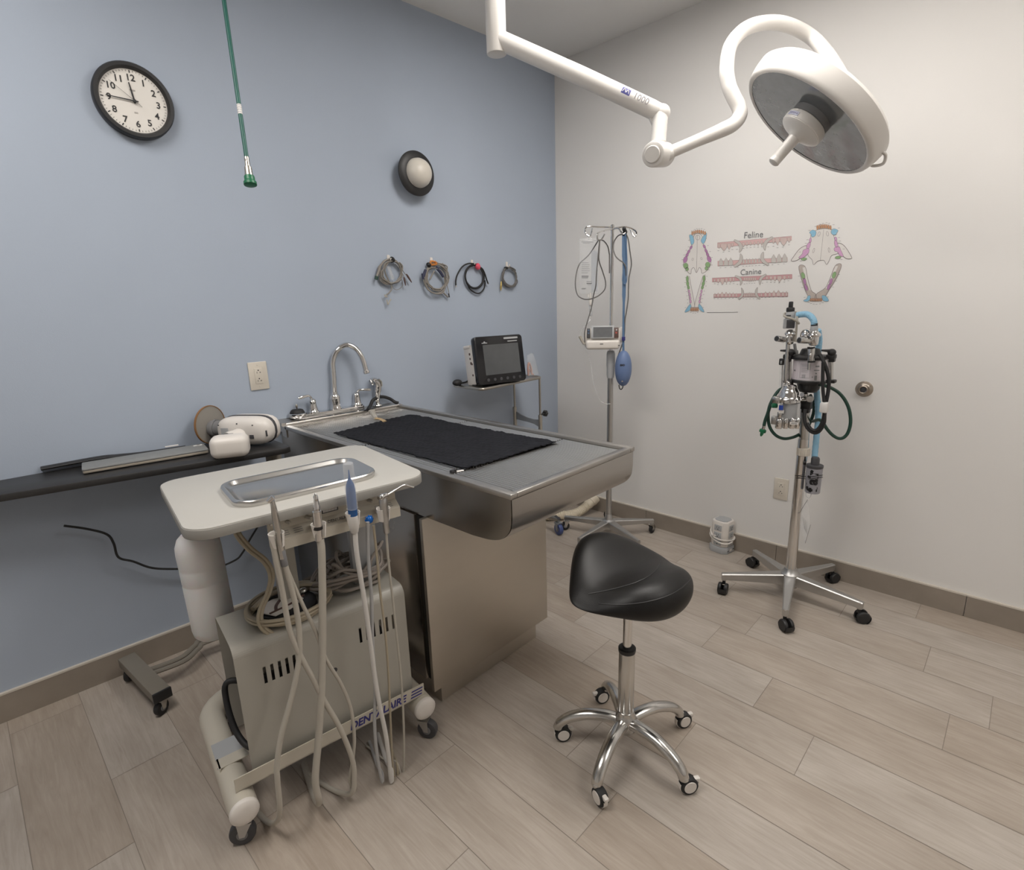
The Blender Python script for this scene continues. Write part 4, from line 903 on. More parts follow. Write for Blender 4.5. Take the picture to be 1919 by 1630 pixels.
# front panel cut by real slots
us = sorted([-.260, .232]+[s[0]-.004 for s in slots]+[s[0]+.004 for s in slots])
def slot_at(u): return any(abs(u-s[0]) < .0035 for s in slots)
for a, b in zip(us, us[1:]):
    m_ = (a+b)/2
    zr = [(.168,.419),(.419,.469),(.469,.520)]
    for z0, z1 in zr:
        if z0 == .419 and slot_at(m_): continue
        mb.bx(a, b, -.1665, -.1650, z0, z1)
pp = [(v, z) for v, z in pr[1:]]
for (va, za), (vb, zb) in zip(pp, pp[1:]):
    mb.add([(-.260,va,za),(.232,va,za),(.232,vb,zb),(-.260,vb,zb)], [(0,1,2,3)])
    nv = V((0, vb-va, zb-za)).normalized(); o = V((0, nv.z, -nv.y))*-.0015
    mb.add([V((-.260,va,za))-o*-1, V((.232,va,za))-o*-1, V((.232,vb,zb))-o*-1, V((-.260,vb,zb))-o*-1], [(3,2,1,0)])
mb.build('housing', 'cream', t, flip=False)
mb = MB(fc); mb.lathe([(.0075,0),(.0075,.001)], (-.008,-.1663,.368), (0,-1,0), 16); mb.build('screw_hole', 'dk_grey', t)
# machinery inside, seen through the open left end
mb = MB(fc); mb.cyl((-.215,-.07,.30), (-.06,-.07,.30), .072, n=28, bev=.012); mb.cyl((-.06,-.06,.30), (.19,-.06,.30), .080, n=28, bev=.01); mb.build('compressor', 'black', t)
mb = MB(fc); mb.bx(-.22, .20, -.15, .03, .170, .215, .004); mb.build('machine_plate', 'dk_grey', t)
mb = MB(fc); mb.cyl((-.225,-.11,.225), (-.185,-.11,.225), .022, n=18, bev=.003); mb.cyl((-.235,-.11,.225), (-.225,-.11,.225), .010, n=12); mb.build('fitting', 'alu_matt', t)
mb = MB(fc); mb.tube(sm([(-.20,-.02,.34),(-.262,.0,.36),(-.275,-.01,.31),(-.270,-.06,.235),(-.245,-.11,.20),(-.19,-.12,.20)], 6), .0085, 10); mb.build('black_hose', 'black_rubber', t)
# base frame of fat tube
pts = [(.250,-.205,.118),(.250,.20,.118)]+[(.250-.085+.085*cos(a), .20+.085*sin(a), .118) for a in [radians(k) for k in range(15, 91, 15)]]+[(-.21,.285,.118)]+[(-.21-.092*sin(a), .193+.092*cos(a), .118) for a in [radians(k) for k in range(15, 91, 15)]]+[(-.302,-.22,.118)]
mb = MB(fc); mb.tube(pts, .0365, 22); mb.build('base_tube', 'cream_bright', t)
for u, v in ((.250,-.205),(-.302,-.22)):
    mb = MB(fc); mb.lathe([(.0370,0),(.0370,.008),(.034,.012),(.018,.016),(0,.0165)], (u,v,.118), (0,-1,0), 24); mb.build('tube_cap', 'white_plastic', t)
mb = MB(fc); mb.prism([(-.310,-.190,.153),(.262,-.190,.153),(.262,-.190,.196),(-.310,-.190,.196)], (0,.003,0)); mb.prism([(-.310,-.190,.153),(.262,-.190,.153),(.262,-.165,.153),(-.310,-.165,.153)], (0,0,.003)); strip = mb.build('front_rail', 'cream_bright', t)
fs_ = frame(fc @ V((.123,-.1905,.1745)), EX, UP)
text('DENTALAIRE', .0345, fs_ @ Matrix.Translation((-.022,-.001,.0004)), 'navy', t, bold=.0009, shear=.2, sx=.93)
mb = MB(fs_)
for y in (-.0105,0,.0105): mb.prism([(.092-.002+y*.2,y-.0022,.0003),(.131+y*.2,y-.0022,.0003),(.132+y*.2,y+.0022,.0003),(.093+y*.2,y+.0022,.0003)], (0,0,.0004))
mb.build('stripe_print', 'navy', t)
mb = MB(fc); mb.prism([(-.330,-.035,.152),(-.255,-.035,.152),(-.255,.035,.152),(-.330,.035,.152)], UP*.003); mb.build('bracket', 'lt_grey', t)
mb = MB(fc); mb.box((-.326,-.055,.135), (.004,.045,.040)); mb.bx(-.328,-.250,-.075,-.035,.152,.155); br = mb.build('bracket', 'cream_bright', t)
mb = MB(fc); mb.lathe([(.006,0),(.005,.003)], (-.328,-.055,.137), (-1,0,0), 12); mb.build('screw', 'alu', br)
c = fc @ V((.250,-.195,0)); caster(t, (c.x, c.y), .0335, radians(-60), 'dk_grey', 'alu_matt', .024, .083, off=.35)
for u, v in ((-.302,-.20),(.230,.262),(-.26,.255)):
    c = fc @ V((u, v, 0)); caster(t, (c.x, c.y), .0335, radians(150), 'dk_grey', 'alu_matt', .024, .083, off=.3)
# posts
for u0, u1 in ((-.104,-.046),(.118,.205)):
    mb = MB(fc); mb.bx(u0, u1, -.06, -.035, .548, .893, .004); mb.build('post', 'lt_grey' if u0 > 0 else 'cream', t)
# control bar under the front edge
mb = MB(fc); mb.prism([(-.138,-.208,.808),(-.138,-.226,.808),(-.138,-.226,.836),(-.138,-.200,.856),(-.138,-.198,.893),(-.138,-.188,.893),(-.138,-.188,.808)], V((.352,0,0))); bar = mb.build('control_bar', 'cream_bright', t)
mb = MB(fc); mb.bx(-.136, .212, -.1992, -.1980, .8565, .892); mb.build('control_panel', 'cream_bright', t)
ff2 = frame(fc @ V((.045,-.2130,.8460)), EX, (fc.to_3x3() @ V((0,.026,.020))))
text('DENTALAIRE 100', .0130, ff2 @ Matrix.Translation((.006,-.002,.0008)), 'grey_ink', t, sx=.9)
gp = loc(lv(617, 953, -.2)); fg = frame(fc @ V((gp.x,-.1995,gp.z+.001)), EX, UP)
mb = MB(fg); mb.slab(rrect(-.023,.023,-.0095,.0095,.002,2), 0, .005, .001); gau = mb.build('gauge', 'dk_grey', t)
mb = MB(fg); mb.box((0,0,.0052), (.038,.0125,.001)); mb.build('gauge_face', 'paper', gau)
mb = MB(fg)
for k in range(9): mb.box((-.016+k*.004, -.002, .0059), (.0008, .006 if k % 2 else .0035, .0003))
mb.box((-.006,.0015,.0059), (.012,.0006,.0003)); mb.build('scale_print', 'ink', gau)
mb = MB(fg); mb.slab(rrect(.030,.062,-.002,.014,.001,2), .0002, .0010); st = mb.build('warning_sticker', 'paper', t)
mb = MB(fg)
for y in (.010,.006,.002): mb.box((.046,y,.0012), (.024,.0016,.0003))
mb.build('sticker_print', 'red', st)
for u, L in ((-.062,.016),(-.112,.010),(.112,.012)):
    mb = MB(fg); mb.cyl((u-.0,-.006,0), (u+L*.5,-.008,L), .0052, .0045, 12, .001); mb.build('toggle_knob', 'hose_cream', t)
mb = MB(fg)
for u in (-.150,.076): mb.lathe([(.004,0),(.003,.003)], (u,-.004,0), (0,0,1), 10)
mb.build('screw', 'alu', t)
mb = MB(ff2)
for u, w in ((-.150,.03),(-.115,.028),(.112,.03),(.142,.022)):
    for y in (-.006,.000,.006): mb.box((u-.0,y,.0006), (w*.8,.0016,.0003))
mb.build('label_print', 'grey', t)
# cradles
VT = -.268
HU = [(-.118,.792),(-.008,.806),(.078,.816),(.160,.827)]
def holder(px, py):
    p = lv(px, py, VT); f_ = frame(p, EX, EY, UP)
    mb = MB(f_); mb.lathe([(.013,-.020),(.0145,-.020),(.0190,.016),(.0172,.016),(.013,-.020)], (0,0,0), (0,0,1), 20, radians(-60), radians(240)); mb.bx(-.006,.006,.016,-.226-VT,-.010,.010,.002); mb.build('tool_cradle', 'white_plastic', t)
    return p
H = [holder(519,1010), holder(598,992), holder(662,970), holder(719,962)]
p = lv(690,972,-.236); mb = MB()
mb.ball(p-EY*.008, (.0105,.0105,.0105), 18, 12)
for k in range(8):
    a = k*pi/4; mb.ball(p-EY*.006+EX*(.0095*cos(a))+UP*(.0095*sin(a)), .0035, 8, 6)
mb.build('blue_knob', 'blue_knob', t)
# tools with their hoses
def tool(name, label, o): return thing(name, label, 'dental tool', o, 'tools in the cradles of the dental cart')
def hp_(L, v0, v1, n=8):
    pts = []; N = len(L)
    for i, (x, y) in enumerate(L): pts.append(lv(x, y, v0+(v1-v0)*i/(N-1)))
    return pts
def drop(pts, back, side=0.0, z=.008):
    """run out over the floor under the cart"""
    e = pts[-1]
    return pts+[V((e.x,e.y,max(.035, e.z*.45)))+EY*.01+EX*side*.15, V((e.x,e.y,z))+EY*back*.45+EX*side*.5, V((e.x,e.y,z))+EY*back+EX*side]
HV = [(516,1040),(529,1106),(542,1177),(558,1219),(585,1269),(608,1314),(637,1364),(660,1422),(664,1462)]
t1 = tool('handpiece', 'angled silver dental handpiece, leftmost in the dental cart cradles', H[0])
a = [lv(510,938,-0.277), lv(514,958,-0.276), lv(519,985,-0.274), lv(525,1020,-0.272), lv(530,1046,-0.272)]
mb = MB(); mb.tube(sm(a, 5), [.0058,.0062,.0066,.0070,.0072,.0076,.0078,.0080,.0082,.0083,.0083,.0083,.0080,.0080,.0083,.0085,.0086,.0086,.0086,.0086,.0086], 14); mb.build('handpiece_body', 'alu', t1)
mb = MB(); mb.cyl(lv(503,940,-0.280), lv(512,931,-0.286), .0062, n=14, bev=.001); mb.build('handpiece_head', 'chrome', t1)
mb = MB(); mb.cyl(lv(527,1030,-0.272), lv(534,1060,-0.272), .0085, n=14, bev=.001); mb.build('coupling', 'grey', t1)
L2 = [(534,1058),(548,1109),(556,1145),(561,1188),(560,1238),(547,1304),(527,1378),(519,1436),(520,1462)]
L3 = [(536,1062),(563,1124),(590,1180),(611,1235),(640,1283),(658,1330),(664,1383),(660,1430),(656,1462)]
mb = MB(); mb.tube(sm(drop(hp_(L2, -0.272, -0.285), .22, -.05), 5), .0072, 10); mb.build('hose', 'hose_cream', t1)
mb = MB(); mb.tube(sm(drop(hp_(L3, -0.269, -0.275), .20, .08), 5), .0050, 10); mb.build('hose', 'hose_cream', t1)
t2 = tool('scaler_motor', 'chrome dental motor with a black ring, second in the cart cradles', H[1])
mb = MB(); d0, d1 = lv(597.5,1012,-0.272), lv(591,923,-0.280); ax_ = d1-d0; L_ = ax_.length
mb.lathe([(.0095,0),(.0095,.25*L_),(.0115,.26*L_),(.0115,.62*L_),(.0092,.64*L_),(.0092,.72*L_),(.0078,.74*L_),(.0060,.86*L_),(.0060,.92*L_),(.0028,.97*L_),(0,L_)], d0, ax_, 20); mb.build('motor_body', 'chrome', t2)
mb = MB(); mb.lathe([(.0119,.24*L_),(.0119,.31*L_)], d0, ax_, 20); mb.build('black_ring', 'black', t2)
mb = MB(); mb.tube(sm(drop(hp_([(600,1010),(603,1040),(604.5,1145),(603,1277),(597,1383),(591,1462)], -0.272, -0.290), .24, .03), 6), .0095, 12); mb.build('hose', 'hose_cream', t2)
t3 = tool('prophy_syringe', 'blue dental tip under a clear cap, third in the cart cradles', H[2])
d0, d1 = lv(664,990,-0.272), lv(652,868,-0.284); ax_ = d1-d0; L_ = ax_.length
mb = MB(); mb.lathe([(.010,.0),(.0118,.15*L_),(.0122,.2*L_),(.0122,.60*L_),(.0105,.68*L_),(.006,.74*L_),(.0025,.79*L_),(.0012,.90*L_)], d0, ax_, 20); mb.build('blue_tip', 'blue_dye', t3)
mb = MB(); mb.lathe([(.0152,.32*L_),(.0148,.40*L_),(.0135,.98*L_),(.0125,L_),(0,L_)], d0, ax_, 22); mb.build('clear_cap', 'clear', t3)
mb = MB(); mb.lathe([(.0095,-.06*L_),(.0130,.02*L_),(.0132,.20*L_),(.0124,.21*L_)], d0, ax_, 22); mb.build('sleeve', 'hose_white', t3)
mb = MB(); mb.tube(sm(drop(hp_([(665,992),(669,1040),(682,1119),(695,1211),(707,1298),(724,1383),(733,1462)], -0.272, -0.290), .20, .05), 6), .0066, 10); mb.build('hose', 'hose_white', t3)
t4 = tool('air_water_syringe', 'silver air-water syringe with a bent tip, rightmost in the cart cradles', H[3])
d0, d1 = lv(725,998,-0.272), lv(717,934,-0.278); ax_ = d1-d0; L_ = ax_.length
mb = MB(); mb.lathe([(.0078,0),(.0086,.02*L_),(.0086,.30*L_),(.0102,.34*L_),(.0102,.70*L_),(.0115,.80*L_),(.0115,.98*L_),(.007,1.04*L_)], d0, ax_, 18); mb.build('syringe_body', 'alu_matt', t4)
mb = MB(); mb.cyl(lv(713,932,-0.284), lv(724,928,-0.276), .0085, n=16, bev=.001); mb.cyl(lv(709,933,-0.287), lv(713,932,-0.285), .0055, n=12); mb.build('valve_head', 'chrome', t4)
mb = MB(); mb.tube(sm([lv(724,928,-0.278), lv(738,920,-0.275), lv(752,911,-0.272), lv(760,909,-0.272), lv(767,911,-0.272), lv(775,913,-0.272)], 4), [.0042]*5+[.0030]*16, 10); mb.build('tip', 'alu', t4)
mb = MB(); mb.tube(sm(drop(hp_([(724,998),(727,1040),(734,1106),(743,1188),(751,1264),(756,1343),(757,1422),(753,1462)], -0.272, -0.275), .16, -.04), 6), .0034, 8); mb.build('hose', 'hose_cream', t4)
mb = MB(); mb.tube(sm(drop(hp_([(700,985),(706,1040),(712,1106),(722,1185),(728,1264),(732,1357),(736,1436),(745,1464)], -0.262, -0.275), .16, .05), 6), .0036, 8); mb.build('hose', 'cord_beige', t4)
mb = MB(); mb.tube(sm(drop(hp_([(689,978),(690,1040),(696,1119),(698,1198),(703,1290),(702,1357),(707,1417),(716,1464)], -0.262, -0.282), .18, .04), 6), .0050, 10); o = mb.build('suction_hose', 'hose_grey'); tag(o, 'grey hose hanging from the blue knob of the dental cart', 'hose')
mb = MB(); mb.tube(sm(drop(hp_([(508,1004),(514,1032)]+HV[1:], -0.267, -0.290), .2, -.08), 6), .0072, 10); o = mb.build('supply_hose', 'hose_cream'); tag(o, 'cream hose hanging beside the silver handpiece on the dental cart', 'hose')
# steel tray let into the top
t = thing('instrument_tray', 'shallow stainless instrument tray set into the dental cart top', 'tray', fc @ V((-.003,-.055,.92)))
def ringp(u0, u1, v0, v1, r, z, n=8): return [V((x, y, z)) for x, y in rrect(u0, u1, v0, v1, r, n)]
mb = MB(fc); L_ = [(0,.9195),(-.002,.930),(.001,.9355),(.006,.9365),(.010,.9345),(.016,.926),(.026,.9212)]
rg = [ringp(-.196+i, .190-i, -.170+i, .062-i, .055-i, z) for i, z in L_]
vs = [p for r in rg for p in r]; n_ = len(rg[0])
fs = [(j*n_+i, j*n_+(i+1) % n_, (j+1)*n_+(i+1) % n_, (j+1)*n_+i) for j in range(len(rg)-1) for i in range(n_)]+[tuple((len(rg)-1)*n_+i for i in range(n_))]
mb.add(vs, fs); mb.build('tray_pan', 'alu', t, 60, flip=False)
# milky water bottle
bt = fc @ V((-.262,.125,.80)); bb = fc @ V((-.256,.125,.455))
t = thing('water_bottle', 'milky white plastic water bottle hanging under the dental cart top', 'bottle', bb)
mb = MB(); L_ = (bt-bb).length; ax_ = bt-bb
mb.lathe([(0,.006),(.020,.0),(.048,.002),(.056,.012),(.059,.030),(.059,.175),(.0583,.178),(.0583,.182),(.059,.185),(.059,.225),(.0583,.228),(.059,.232),(.0595,.275),(.058,.295),(.050,.316),(.036,.330),(.024,.337),(.021,.345),(.021,.362)], bb, ax_, 40); mb.build('bottle_body', 'bottle', t)
mb = MB(); mb.lathe([(.026,.350),(.027,.352),(.027,.385),(.030,.388),(.030,.435)], bb, ax_, 28); mb.build('cap', 'hose_cream', t)
# foot pedal with twin cord on the housing
pc = fc @ V((-.086,-.066,.551))
t = thing('foot_pedal', 'black and white foot pedal ringed by its cream cord on the dental cart housing', 'foot pedal', pc)
fp = frame(pc, EX, EY, UP)
mb = MB(fp); mb.lathe([(.078,0),(.080,.004),(.078,.020),(.066,.026),(0,.027)], (0,0,0), (0,0,1), 36); mb.build('pedal_base', 'black', t)
mb = MB(fp); mb.slab([(-.074,-.020),(-.050,-.058),(-.005,-.048),(.040,-.016),(.036,.018),(-.030,.038),(-.070,.022)], .027, .031, .001); mb.build('treadle', 'white_plastic', t)
mb = MB(fp); mb.tube(sm([(-.042,-.036,.033),(-.034,-.010,.033),(-.014,.018,.033)], 5), (.0015,.005), 6); mb.tube([(-.060,-.040,.031),(.0,-.026,.031),(.045,.0,.031)], (.003,.004), 6); mb.build('trim', 'brown_clip', t)
mb = MB(fp); mb.ball((.052,.022,.032), (.014,.012,.010), 14, 8); mb.build('connector', 'alu', t)
rnd = random.Random(5)
mb = MB(fp)
for k in range(3):
    ps = []
    for i in range(48):
        a = 2*pi*i/24+k*.7; r = .092+.006*k+.004*sin(3*a+k); ps.append((r*cos(a)*1.1, r*sin(a)*.95, .008+.010*(i//24)+.006*k+.003*sin(2*a)))
    mb.tube(sm(ps, 2), (.0048,.0060), 8)
mb.tube(sm([(-.09,.02,.03),(-.03,.06,.036),(.06,.045,.040),(.105,.0,.036),(.11,-.04,.020)], 6), (.0065,.0085), 8)
mb.build('coiled_cord', 'cord_beige', t)
up = [lv(440,985,-.02), lv(448,1005,-.03), lv(470,1030,-.05), lv(497,1052,-.075), lv(509,1078,-.09), lv(503,1110,-.10), lv(490,1140,-.115), lv(487,1162,-.13), lv(497,1180,-.14), lv(520,1193,-.150), lv(552,1195,-.152), lv(580,1188,-.14)]
fl = sm(up, 6)
for s_ in (-1, 1):
    mb = MB(); mb.tube([p+EX*(.0045*s_)+UP*(.001*s_) for p in fl], .0052, 8); mb.build('twin_cord', 'cord_beige', t)
# grey cable bundle
t0 = fc @ V((.128,-.045,.552))
mb = MB(); rnd = random.Random(21)
for k in range(10):
    ps = []; n = 26
    rx, ry = rnd.uniform(.075,.110), rnd.uniform(.045,.085); ph = rnd.uniform(0, 6.28); cx, cy = rnd.uniform(-.025,.02), rnd.uniform(-.012,.03); tl = rnd.uniform(-.5,.5)
    for i in range(n+1):
        a = ph+2*pi*i/n*1.0; x, y = rx*cos(a)+.010*sin(2*a+k)+.002*rnd.uniform(-1,1), ry*sin(a)+.008*sin(3*a+2*k)+.002*rnd.uniform(-1,1)
        ps.append(fc.to_3x3() @ V((cx+x*cos(tl)-y*sin(tl), cy+x*sin(tl)+y*cos(tl), .006+.010*k*(.75+.25*sin(a*2+k))+.014*abs(sin(a+ph))))+t0)
    mb.tube(sm(ps, 3), .0050, 7)
o = mb.build('cable_bundle', 'cord_grey'); tag(o, 'tangled grey cable bundle heaped on the right of the dental cart housing', 'cable')
# ------------------------------------------------------------------ star bases
def star(parent, c, a0, R, zh, zt, wh, wt, hh, ht, mt, name='base_leg', n=5):
    legs = []
    for k in range(n):
        a = a0+2*pi*k/n; d = V((cos(a), sin(a), 0)); s = V((-sin(a), cos(a), 0)); c_ = V((c[0], c[1], 0))
        secs = []
        for j in range(7):
            q = j/6; r = .012+(R-.012+.012)*q; w = wh+(wt-wh)*q; h = hh+(ht-hh)*q**.8; z = zh+(zt-zh)*q
            p = c_+d*r+UP*z
            secs.append([p-s*w/2-UP*h, p-s*w/2-UP*.004, p-s*(w/2-.004), p+s*(w/2-.004), p+s*w/2-UP*.004, p+s*w/2-UP*h])
        e = secs[-1]; m_ = (e[0]+e[5])/2
        mb = MB(); vs = [p for q in secs for p in q]; fs = [(j*6+i, j*6+(i+1) % 6, (j+1)*6+(i+1) % 6, (j+1)*6+i) for j in range(6) for i in range(6)]+[tuple(range(5,-1,-1)), tuple(36+i for i in range(6))]
        mb.add(vs, fs)
        tip = c_+d*R+UP*zt
        mb.lathe([(wt*.5,-ht-.004),(wt*.55,-.003),(wt*.45,0)], tip, UP, 14)
        legs.append((mb.build(name, mt, parent), c_+d*R, a))
    return legs

# ------------------------------------------------------------------ IV stand
PI_ = V((2.566, 1.698, 0)); nI = PI_.normalized(); SI = UP.cross(nI)*-1
def iv(X, Y, off=0.0): return onpl(1020+X/4.29, 400+Y/4.29, nI, nI.dot(PI_)-off)
t = thing('iv_stand', 'chrome five-legged IV stand by the white wall near the corner', 'iv stand', PI_)
zt = iv(535, 102).z; zc = iv(532, 1100).z; zc2 = iv(532, 1250).z
mb = MB(); mb.cyl(PI_+UP*zc, PI_+UP*zt, .0095, n=16); mb.build('upper_pole', 'chrome', t)
mb = MB(); mb.lathe([(.0095,0),(.0105,.003),(.0105,.010),(.006,.014)], PI_+UP*(zt-.006), UP, 14); mb.build('pole_cap', 'chrome', t)
mb = MB(); mb.cyl(PI_+UP*.09, PI_+UP*zc2, .0165, n=20); mb.build('lower_pole', 'alu_matt', t)
mb = MB(); mb.lathe([(.0195,zc2-.05),(.022,zc2-.03),(.022,zc-.10),(.024,zc-.085),(.024,zc-.02),(.020,zc-.004),(.012,zc)], PI_, UP, 22); mb.build('height_collar', 'lt_grey', t)
H0 = PI_+UP*(zt-.022)
def hookarm(L): 
    mb = MB(); mb.tube(sm(L, 6), .0042, 8); mb.build('hook', 'chrome', t)
hookarm([PI_+UP*(iv(530,112).z), iv(440,108,.02), iv(350,106,.03), iv(328,135,.03), iv(340,170,.03), iv(368,182,.03), iv(380,150,.032), iv(388,118,.034)])
hookarm([PI_+UP*(iv(530,128).z), iv(490,136,.06), iv(445,150,.10), iv(428,165,.12), iv(424,190,.12), iv(432,212,.12), iv(455,212,.12), iv(472,190,.12), iv(485,165,.12)])
hookarm([PI_+UP*(iv(540,122).z), iv(600,112,-.02), iv(650,108,-.03), iv(700,120,-.04), iv(738,145,-.04), iv(740,172,-.04), iv(722,185,-.04), iv(705,160,-.04), iv(692,125,-.04)])
hookarm([PI_+UP*(iv(540,130).z), iv(575,120,.03), iv(600,122,.05), iv(618,150,.06), iv(632,165,.06), iv(648,160,.06), iv(655,130,.06)])
star(t, PI_, radians(250), .272, .115, .092, .050, .020, .040, .022, 'alu_matt')
mb = MB(); mb.lathe([(.034,.060),(.040,.070),(.040,.112),(.026,.120),(.018,.150)], PI_, UP, 26); mb.build('base_hub', 'alu_matt', t)
for k in range(5):
    a = radians(250+72*k); c = PI_+V((cos(a), sin(a), 0))*.272; caster(t, (c.x, c.y), .028, a+radians(40), 'black_rubber', 'alu', .018, .075, off=.35)
# fluid bag
def bagmesh(name, mt, x0, x1, y0, y1, th, off, parent, seed=0, top=.8):
    mb = MB(); nx, ny = 14, 26; vs = []
    for side in (1, -1):
        for j in range(ny+1):
            for i in range(nx+1):
                u, v = i/nx, j/ny; X = x0+(x1-x0)*u+5*noise.noise(V((v*5, side, seed)))*(1 if abs(u-.5) > .45 else 0); Y = y0+(y1-y0)*v
                b = (max(0, 1-(2*u-1)**4)*max(0, 1-(2*v-1)**8))*(.35+.65*v**.7)
                w = noise.noise(V((u*4, v*9, seed+side)))*.004*(1.3-v)
                vs.append(iv(X, Y, off+side*(th*b*.5+.0008+(w if 0 < i < nx else 0))))
    N = (nx+1)*(ny+1); fs = []
    for sd in (0, 1):
        for j in range(ny):
            for i in range(nx):
                q_ = [sd*N+j*(nx+1)+i, sd*N+j*(nx+1)+i+1, sd*N+(j+1)*(nx+1)+i+1, sd*N+(j+1)*(nx+1)+i]; fs.append(tuple(q_ if sd else q_[::-1]))
    mb.add(vs, fs); return mb.build(name, mt, parent, 180, flip=False)
P = iv(360, 640, .035)
t = thing('fluid_bag', 'clear fluid bag hanging from the left hook of the IV stand', 'fluid bag', P)
bagmesh('bag_film', 'bag', 283, 437, 200, 645, .040, .035, t, 2)
bagmesh('fluid', 'bag_blue', 378, 428, 300, 628, .030, .035, t, 5)
mb = MB(); mb.tube([iv(282,218,.035), iv(360,208,.035), iv(440,218,.035)], (.003,.007), 8); mb.tube(sm([iv(360,210,.035), iv(352,192,.032), iv(362,176,.03), iv(374,190,.032), iv(366,208,.035)], 5), .0025, 8); mb.build('hanger', 'clear', t)
mb = MB()
rnd = random.Random(3)
def bpoly(X0, X1, Y, h, m_):
    m_.poly([iv(X0,Y,.0595), iv(X1,Y,.0595), iv(X1,Y+h,.0595), iv(X0,Y+h,.0595)])
for Y in range(395, 480, 16): bpoly(300, 300+rnd.uniform(50,75), Y, 3, mb)
for X0, X1, Y, h in ((300,355,500,9),(300,352,513,6),(340,380,545,4),(340,382,558,8),(345,376,570,3),(300,335,600,4),(300,330,606,3),(300,395,226,4),(310,370,236,3)): bpoly(X0, X1, Y, h, mb)
mb.build('label_print', 'grey', t)
mb = MB(); mb.tube([iv(370,640,.035), iv(370,700,.035)], .0055, 10); mb.tube([iv(352,650,.035), iv(352,672,.035)], .004, 8); mb.build('port', 'white_plastic', t)
mb = MB(); mb.cyl(iv(370,735,.035), iv(376,825,.035), .0085, .0075, 16, .002); mb.build('drip_chamber', 'clear_grey', t)
mb = MB(); mb.cyl(iv(369,700,.035), iv(371,742,.035), .0075, n=14, bev=.001); mb.box(iv(378,742,.035), (.012,.012,.006), .002); mb.build('spike', 'white_plastic', t)
mb = MB(); mb.tube(sm([iv(376,822,.035), iv(370,850,.04), iv(352,880,.05), iv(310,920,.05), iv(290,975,.05), iv(305,1030,.05), iv(335,1090,.05), iv(370,1200,.05), iv(400,1380,.04), iv(440,1490,.03), iv(490,1528,.02), iv(530,1530,.02)], 6), .0019, 6); mb.build('line', 'clear', t)
# infusion pump
P = iv(470, 1085, .05)
t = thing('infusion_pump', 'white infusion pump with a grey screen clamped to the IV stand', 'infusion pump', P)
mB = frame(iv(470, 1000, .05), SI, UP, -nI)
if (iv(600,1000)-iv(400,1000)).dot(SI) < 0: mB = frame(iv(470, 1000, .05), -SI, UP, -nI)
ps = (iv(501,1000)-iv(401,1000)).length/100
mb = MB(mB); mb.box((-.002,-.0,-.028), (285*ps,150*ps,.075), .016, 4); mb.build('pump_body', 'white_plastic', t)
mb = MB(mB); mb.box((0,-52*ps,-.014), (265*ps,74*ps,.085), .014, 4); mb.build('door', 'white_plastic', t)
RT = Matrix.Rotation(radians(-14), 3, 'X')
mb = MB(mB); mb.box((-1*ps,46*ps,.012), (180*ps,102*ps,.012), .004, 2, rot=RT); mb.build('display_frame', 'lt_grey', t)
mb = MB(mB); mb.box((0,47*ps,.0185), (150*ps,80*ps,.002), rot=RT); mb.build('screen', 'screen_matt', t)
mb = MB(mB); mb.box((-112*ps,40*ps,.011), (28*ps,78*ps,.006), .002, rot=RT); kp = mb.build('keypad', 'dk_grey', t)
mb = MB(mB)
for y in (60, 40, 20): mb.box((-112*ps,y*ps,.0145), (12*ps,9*ps,.002))
mb.build('key', 'blue_strap', kp)
mb = MB(mB); mb.box((106*ps,40*ps,.011), (36*ps,82*ps,.006), .002, rot=RT); kp = mb.build('keypad', 'brown_clip', t)
mb = MB(mB)
for y in (62, 18): mb.lathe([(6*ps,.0),(5*ps,.004)], (107*ps,y*ps,.012), (0,0,1), 10)
mb.build('key', 'paper', kp)
mb = MB(mB); mb.lathe([(8*ps,.0),(7*ps,.004)], (105*ps,40*ps,.0125), (0,0,1), 12); mb.build('key', 'red', kp)
mb = MB(mB); mb.box((-8*ps,-45*ps,.0290), (26*ps,7*ps,.001)); mb.box((128*ps,-58*ps,.0290), (14*ps,8*ps,.001)); mb.build('print', 'grey_ink', t)
mb = MB(mB); mb.box((150*ps,20*ps,-.035), (34*ps,120*ps,.05), .006); mb.build('pole_clamp', 'white_plastic', t)
mb = MB(); mb.tube([iv(285,985,.05), iv(305,1025,.05), iv(322,1050,.05)], (.008,.012), 10); mb.build('side_lever', 'hose_cream', t)
# black sensor cable looped on the front hook
mb = MB()
mb.tube(sm([iv(442,212,.12), iv(440,260,.12), iv(430,370,.11), iv(420,480,.10), iv(414,580,.09), iv(395,660,.06), iv(384,735,.06), iv(364,810,.06), iv(340,890,.06), iv(324,960,.06), iv(326,1040,.055)], 6), .0030, 7)
mb.tube(sm([iv(436,215,.115), iv(360,330,.0), iv(288,400,-.03), iv(258,480,.01), iv(250,580,.03), iv(268,655,.04), iv(310,685,.05), iv(350,690,.06), iv(390,682,.07), iv(440,658,.06), iv(485,610,.05), iv(492,550,.05), iv(470,470,.06), iv(440,380,.10), iv(440,300,.115), iv(446,215,.12)], 6), .0032, 7)
mb.tube(sm([iv(452,212,.12), iv(480,222,.10), iv(510,265,.05), iv(522,320,.02), iv(524,345,.016), iv(524,480,.016)], 6), .0032, 7)
o = mb.build('sensor_cable', 'cable_grey'); tag(o, 'dark cable looped over the front hook around the fluid bag', 'cable')
